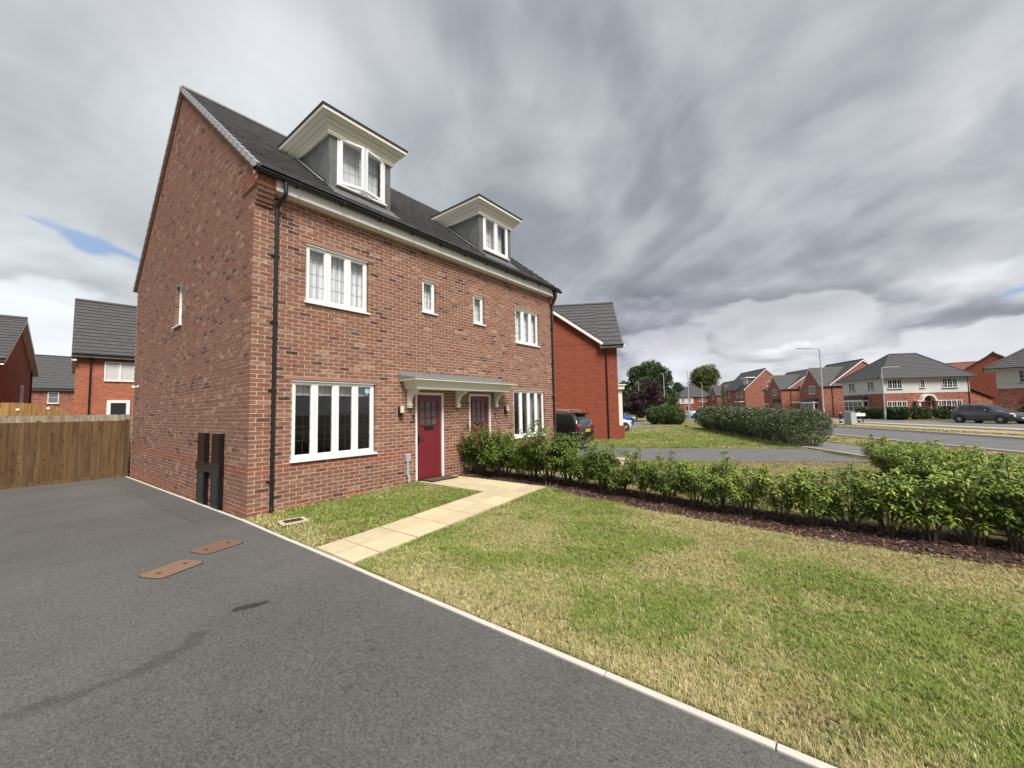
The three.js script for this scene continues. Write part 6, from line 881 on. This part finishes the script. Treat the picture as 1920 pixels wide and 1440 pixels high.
// ================================================================ cars
function car(label, [x, z], turn, paint, o = {}) {
  const t = thing('parked_car', label, 'car', [x, hgt(x, z), z], turn, 'parked cars'), L = o.L || 4.05, W = (o.W || 1.76) / 2, H = o.H || 1.48, k = H / 1.48, suv = o.suv ? 1 : 0;
  // stations from the tail (0) to the nose (L): [x, belt y, top y, half width at belt, half width at top]
  const S = (suv ? [[0, 0.62, 0.66, 0.80, 0.70], [0.04, 0.92, 0.97, 0.88, 0.74], [0.10, 1.02, 1.16, 0.92, 0.72], [0.30, 1.05, 1.42, 0.95, 0.66], [0.42, 1.06, 1.47, 0.96, 0.66], [1.2, 1.03, 1.49, 0.99, 0.67], [2.2, 0.99, 1.48, 1.0, 0.67], [2.6, 0.98, 1.43, 1.0, 0.66], [3.0, 0.97, 1.22, 0.99, 0.68], [3.32, 0.96, 1.0, 0.97, 0.74], [3.7, 0.92, 0.95, 0.96, 0.74], [4.05, 0.82, 0.88, 0.92, 0.68], [4.2, 0.66, 0.72, 0.82, 0.6], [4.25, 0.5, 0.52, 0.7, 0.5]] : [[0, 0.60, 0.64, 0.78, 0.68], [0.04, 0.86, 0.92, 0.86, 0.72], [0.12, 0.96, 1.06, 0.90, 0.68], [0.42, 0.98, 1.36, 0.94, 0.62], [0.56, 0.98, 1.43, 0.95, 0.62], [1.2, 0.95, 1.48, 0.98, 0.63], [1.9, 0.92, 1.46, 1.0, 0.62], [2.2, 0.91, 1.40, 1.0, 0.62], [2.62, 0.90, 1.18, 0.99, 0.66], [2.98, 0.90, 0.97, 0.97, 0.72], [3.4, 0.84, 0.88, 0.96, 0.74], [3.78, 0.72, 0.80, 0.92, 0.68], [3.97, 0.58, 0.66, 0.82, 0.6], [4.05, 0.44, 0.48, 0.68, 0.5]]).map((s) => [s[0] * L / (suv ? 4.25 : 4.05), s[1] * k, s[2] * k, s[3] * W, s[4] * W]);
  const at = (q) => { let i = 0; while (i < S.length - 2 && S[i + 1][0] < q) i++; const f = clamp((q - S[i][0]) / (S[i + 1][0] - S[i][0])); return S[i].map((v, j) => lerp(v, S[i + 1][j], f)); };
  const sec = (q) => { const [, yb, yt, wb, wt] = at(q), e = clamp(Math.min(q, L - q) / 0.25), y0 = lerp(0.36, 0.20, Math.sqrt(e)); return [[0, y0], [wb * 0.90, y0], [wb * 0.965, y0 + 0.07], [wb * 1.0, lerp(y0, yb, 0.45)], [wb * 1.0, lerp(y0, yb, 0.72)], [wb * 0.955, yb], [lerp(wb * 0.95, wt, 0.45), lerp(yb, yt, 0.5)], [wt * 1.01, lerp(yb, yt, 0.90)], [wt * 0.88, lerp(yb, yt, 0.985)], [wt * 0.5, yt + 0.008], [0, yt + 0.012]]; };
  const body = new GB(), N = 44, pts = []; for (let i = 0; i <= N; i++) { const q = L * i / N, s = sec(q); pts.push([...s.map(([w, y]) => [q, y, w]), ...s.slice(0, -1).reverse().map(([w, y]) => [q, y, -w])]); }
  const m = pts[0].length, idx = [], P = []; for (const r of pts) for (const v of r) P.push(v[0] - L / 2, v[1], v[2]); for (let i = 0; i < N; i++) for (let j = 0; j < m - 1; j++) { const a = i * m + j, b = a + 1, c = a + m, d = c + 1; idx.push(a, b, c, b, d, c); }
  for (const i of [0, N]) { const c = P.length / 3; P.push(pts[i][0][0] - L / 2, 0.45, 0); for (let j = 0; j < m - 1; j++) idx.push(...(i ? [c, i * m + j, i * m + j + 1] : [c, j + 1, j])); }
  const bg = new THREE.BufferGeometry(); bg.setAttribute('position', new THREE.Float32BufferAttribute(P, 3)); bg.setIndex(idx); bg.computeVertexNormals();
  const pm = new THREE.MeshPhysicalMaterial({ color: lin(...paint), roughness: 0.32, metalness: 0.25, clearcoat: 1, clearcoatRoughness: 0.05, side: THREE.DoubleSide }); put(new THREE.Mesh(bg, pm), 'body', t);
  const sp = (q, v, sd) => { const [, yb, yt, wb, wt] = at(q), s = sec(q), a = s[5], b = s[6], c = s[7]; const f = v < 0.55 ? v / 0.55 : (v - 0.55) / 0.45, p = v < 0.55 ? [lerp(a[0], b[0], f), lerp(a[1], b[1], f)] : [lerp(b[0], c[0], f), lerp(b[1], c[1], f)]; return [q - L / 2, p[1], sd * (p[0] + 0.006)]; };
  const gl = mat([0.012, 0.014, 0.016], 0.04), sideW = suv ? [[0.45, 1.05], [1.12, 1.95], [2.02, 2.85]] : [[0.62, 1.05], [1.1, 1.62], [1.68, 2.62]], sc = L / (suv ? 4.25 : 4.05);
  for (const sd of [1, -1]) for (const [a, b] of sideW) { const g = new GB(), n = 8; for (let i = 0; i < n; i++) for (let j = 0; j < 4; j++) { const q0 = lerp(a, b, i / n) * sc, q1 = lerp(a, b, (i + 1) / n) * sc, v0 = 0.08 + 0.78 * j / 4, v1 = 0.08 + 0.78 * (j + 1) / 4; const w = [sp(q0, v0, sd), sp(q1, v0, sd), sp(q1, v1, sd), sp(q0, v1, sd)]; sd > 0 ? g.quad(...w) : g.quad(w[3], w[2], w[1], w[0]); } g.build('side_window', gl, t); }
  const screen = (name, qa, qb) => { const g = new GB(), n = 6; for (let i = 0; i < n; i++) for (let j = 0; j < 8; j++) { const f = (q, u) => { const s = sec(q), w = s[8][0] * 0.98, y = lerp(s[8][1], s[10][1], 1 - u * u); return [q - L / 2, y + 0.010, u * w]; }, q0 = lerp(qa, qb, i / n), q1 = lerp(qa, qb, (i + 1) / n), u0 = -1 + 2 * j / 8, u1 = -1 + 2 * (j + 1) / 8; g.quad(f(q0, u0), f(q0, u1), f(q1, u1), f(q1, u0)); } g.build(name, gl, t); };
  screen('windscreen', (suv ? 2.66 : 2.26) * sc, (suv ? 3.26 : 2.92) * sc); screen('rear_window', (suv ? 0.11 : 0.15) * sc, (suv ? 0.32 : 0.44) * sc);
  const wr = suv ? 0.35 : 0.31; for (const q of [(suv ? 0.82 : 0.72) * sc, (suv ? 3.45 : 3.28) * sc]) for (const sd of [1, -1]) {
    const w = new THREE.Group(); put(w, 'wheel', t); w.position.set(q - L / 2, wr, sd * (W - 0.085)); w.rotation.y = sd > 0 ? 0 : PI;
    const ar = new GB(); ar.cyl(0, 0.01, 0.03, wr + 0.055, wr + 0.055, 0.12, 28, 'z'); ar.build('wheel_arch', M.blackMatt, w); put(new THREE.Mesh(new THREE.TorusGeometry(wr - 0.075, 0.075, 10, 28), M.tyre), 'tyre', w).position.z = 0.055;
    const r = new GB(); for (let i = 0; i < 10; i++) { const a = 2 * PI * i / 10; r.tube([[0, 0, 0.115], [Math.cos(a) * (wr - 0.1), Math.sin(a) * (wr - 0.1), 0.10]], 0.019, 5); } r.add(new THREE.TorusGeometry(wr - 0.105, 0.014, 6, 24), new THREE.Matrix4().setPosition(0, 0, 0.10)); r.cyl(0, 0, 0.11, 0.05, 0.05, 0.03, 12, 'z'); r.build('rim', M.alloy, w);
  }
  const lampM = mat([0.62, 0.66, 0.70], 0.08), tailM = mat([0.20, 0.012, 0.012], 0.15);
  for (const sd of [1, -1]) { const h = put(new THREE.Mesh(new THREE.SphereGeometry(1, 16, 10), lampM), 'headlight', t); h.scale.set(0.21, 0.085, 0.15); h.position.set(L / 2 - 0.26, 0.72 * k, sd * W * 0.74); h.rotation.y = -sd * 0.5; const l = put(new THREE.Mesh(new THREE.SphereGeometry(1, 14, 10), tailM), 'tail_light', t); l.scale.set(0.08, 0.16, 0.13); l.position.set(-L / 2 + 0.09, 0.90 * k, sd * W * 0.80); const mr = put(new THREE.Mesh(new THREE.SphereGeometry(1, 14, 10), pm), 'door_mirror', t); mr.scale.set(0.09, 0.075, 0.11); mr.position.set((suv ? 2.75 : 2.42) * sc - L / 2, 1.0 * k, sd * (W + 0.07)); const hd = new GB(); for (const q of suv ? [1.3, 2.2] : [1.75]) hd.box(q * sc - L / 2 - 0.09, q * sc - L / 2 + 0.09, 0.80 * k, 0.825 * k, sd * W - 0.02, sd * W + 0.03); hd.build('door_handle', pm, t); }
  const gr = new GB(); gr.box(L / 2 - 0.14, L / 2 - 0.015, 0.34, 0.56, -W * 0.62, W * 0.62); gr.box(L / 2 - 0.16, L / 2 - 0.02, 0.24, 0.31, -W * 0.7, W * 0.7); gr.build('grille', M.blackMatt, t);
  const plate = (name, xx, yy, dir, c) => { const cv = document.createElement('canvas'); cv.width = 256; cv.height = 56; const g = cv.getContext('2d'); g.fillStyle = c; g.fillRect(0, 0, 256, 56); g.fillStyle = 'rgba(40,40,44,0.75)'; for (const [a, b] of [[18, 20], [48, 18], [78, 20], [108, 22], [146, 20], [178, 24], [212, 22]]) g.fillRect(a, 14, b, 28); const tx = new THREE.CanvasTexture(cv); tx.colorSpace = THREE.SRGBColorSpace; const pl = put(new THREE.Mesh(new THREE.BoxGeometry(0.52, 0.112, 0.012), mat([1, 1, 1], 0.4, { map: tx })), name, t); pl.position.set(xx, yy, 0); pl.rotation.y = dir; };
  plate('number_plate', L / 2 + 0.006, 0.43, PI / 2, '#e9e9e6'); plate('number_plate', -L / 2 - 0.006, suv ? 0.78 : 0.66, -PI / 2, '#e4c94a');
  const ln = new GB(); for (const sd of [1, -1]) ln.box(-L / 2 + 1.05 * sc, L / 2 - 1.05 * sc, 0.215, 0.26, sd * W * 0.97 - 0.012, sd * W * 0.97 + 0.014); ln.build('sill_trim', M.blackMatt, t);
  if (suv) { const r = new GB(); for (const sd of [1, -1]) r.tube([[-L / 2 + 0.55, 1.5 * k, sd * W * 0.62], [-L / 2 + 0.65, 1.55 * k, sd * W * 0.62], [L / 2 - 1.95, 1.545 * k, sd * W * 0.62], [L / 2 - 1.85, 1.49 * k, sd * W * 0.62]], 0.018, 6); r.build('roof_rail', M.steel, t); }
  const spo = new GB(); spo.box(-L / 2 + (suv ? 0.14 : 0.28), -L / 2 + 0.6, H - 0.075, H - 0.03, -W * 0.6, W * 0.6); spo.build('roof_spoiler', pm, t);
  return t;
}
car('dark metallic grey hatchback parked on the drive before the white houses', [44.8, 17.05], -2.40, [0.035, 0.038, 0.046], { L: 4.1 });
car('black SUV parked beside the plain red-brick wall', [12.1, -2.45], PI / 2 + 0.12, [0.008, 0.008, 0.010], { suv: true, L: 4.4, W: 1.84, H: 1.52 });
car('white car parked nose-out behind the porch of the red-brick house', [24.6, -5.55], -0.52, [0.70, 0.72, 0.74], { L: 4.2, H: 1.5 });
car('blue hatchback parked beyond the white car', [35.0, -9.35], -0.45, [0.02, 0.10, 0.42], { L: 4.1 });
car('pale silver car parked before the last hipped house', [64.4, -8.2], 2.2, [0.42, 0.48, 0.55], { suv: true, L: 4.4, H: 1.6 });
for (let k = 0; k < 3; k++) car(`small distant car at the end of the road, ${ORD[k]} from the large dark tree`, [96 + k * 2.5, -26.5 - k * 3.2], 0.6, [[0.5, 0.5, 0.5], [0.25, 0.27, 0.3], [0.6, 0.6, 0.6]][k], {}).userData.group = 'distant cars';

// ================================================================ street furniture
function lampPost(label, [x, z], H, arm, dir, r = 0.06) {
  const t = thing('street_lamp', label, 'street lamp', [x, hgt(x, z), z], dir, 'street lamps'), p = new GB(); p.tube([[0, -0.1, 0], [0, H * 0.17, 0]], r * 1.5, 12); p.tube([[0, H * 0.17, 0], [0, H * 0.2, 0]], r * 1.5, 12, 1, r); p.tube([[0, H * 0.2, 0], [0, H, 0]], r, 10, 1, r * 0.75); p.build('column', M.galv, t);
  if (arm) { const a = new GB(); a.tube([[0, H - 0.02, 0], [arm * 0.5, H + 0.02, 0]], r * 0.55, 8); a.build('arm', M.galv, t); const l = put(new THREE.Mesh(new RoundedBoxGeometry(arm * 0.62, 0.07, 0.22, 2, 0.03), M.galv), 'lantern', t); l.position.set(arm * 0.74, H + 0.03, 0); const g = new GB(); g.box(arm * 0.5, arm * 0.98, H - 0.012, H - 0.006, -0.08, 0.08); g.build('diffuser', M.cream, t); }
  const d = new GB(); d.box(r * 1.5 - 0.005, r * 1.5 + 0.012, 0.35, 0.85, -0.05, 0.05); d.build('service_door', M.galv, t); return t;
}
lampPost('tall grey street lamp with a long arm before the steep-gabled house', [45.73, 6.93], 7.0, 2.3, 2.4);
lampPost('grey street lamp standing before the white-rendered corner house', [53.4, 11.75], 5.35, 1.6, -1.0);
lampPost('slender far lamp post beside the round bushes', [55.8, -7.8], 6.6, 0.5, 2.6);
lampPost('slender far lamp post rising behind the purple trees', [53.7, -10.4], 6.3, 0.5, 2.6);
lampPost('thin distant lamp post before the dark green tree', [66.3, -18.8], 6.2, 0.5, 2.6);
lampPost('thin distant lamp post before the last hipped house', [78.5, -11.4], 6.2, 0.5, 2.6);
{ const t = thing('utility_cabinet', 'grey roadside utility cabinet beside the street name sign', 'cabinet', [40.7, 0, 8.7], ROAD); const b = put(new THREE.Mesh(new RoundedBoxGeometry(0.85, 0.98, 0.42, 2, 0.03), mat([0.36, 0.42, 0.42], 0.6)), 'casing', t); b.position.y = 0.5; const r = new GB(); r.box(-0.44, 0.44, 0.985, 1.02, -0.23, 0.23); r.build('lid', M.galv, t); const d = new GB(); d.box(-0.005, 0.005, 0.08, 0.94, 0.2105, 0.214); d.box(-0.005, 0.005, 0.08, 0.94, -0.214, -0.2105); d.build('door_joint', M.blackMatt, t); }
for (const [x, z, l] of [[44.1, 8.1, 'black bollard with white band beside the grey cabinet'], [45.1, 9.4, 'black bollard with white band behind the street name sign']]) { const t = thing('bollard', l, 'bollard', [x, 0, z], 0, 'bollards'); const b = new GB(); b.cyl(0, 0.5, 0, 0.10, 0.09, 1.0, 14); b.build('post', M.black, t); const w = new GB(); w.cyl(0, 0.26, 0, 0.102, 0.10, 0.09, 14); w.cyl(0, 0.92, 0, 0.098, 0.095, 0.06, 14); w.build('band', M.upvc, t); }
{ const t = thing('street_sign', 'small white street name sign on a short post beside the cabinet', 'sign', [43.4, 0, 9.3], 0.4 + PI / 2); const p = new GB(); p.box(-0.35, -0.29, 0, 0.9, -0.03, 0.03); p.box(0.29, 0.35, 0, 0.9, -0.03, 0.03); p.build('post', M.blackMatt, t); const s = new GB(); s.box(-0.5, 0.5, 0.62, 0.88, -0.055, -0.032); s.build('plate', M.upvc, t); }
{ const t = thing('garden_light', 'small black stake light on the lawn before the long hedge', 'garden light', [26.2, hgt(26.2, -0.2), -0.2]); const p = new GB(); p.tube([[0, 0, 0], [0, 0.4, 0]], 0.02, 6); p.build('stake', M.blackMatt, t); const h = new GB(); h.box(-0.12, 0.12, 0.4, 0.46, -0.12, 0.12); h.build('head', M.blackMatt, t); }

scene.traverse((o) => { if (o.isMesh) { o.castShadow = true; o.receiveShadow = true; } });
renderer.render(scene, camera);
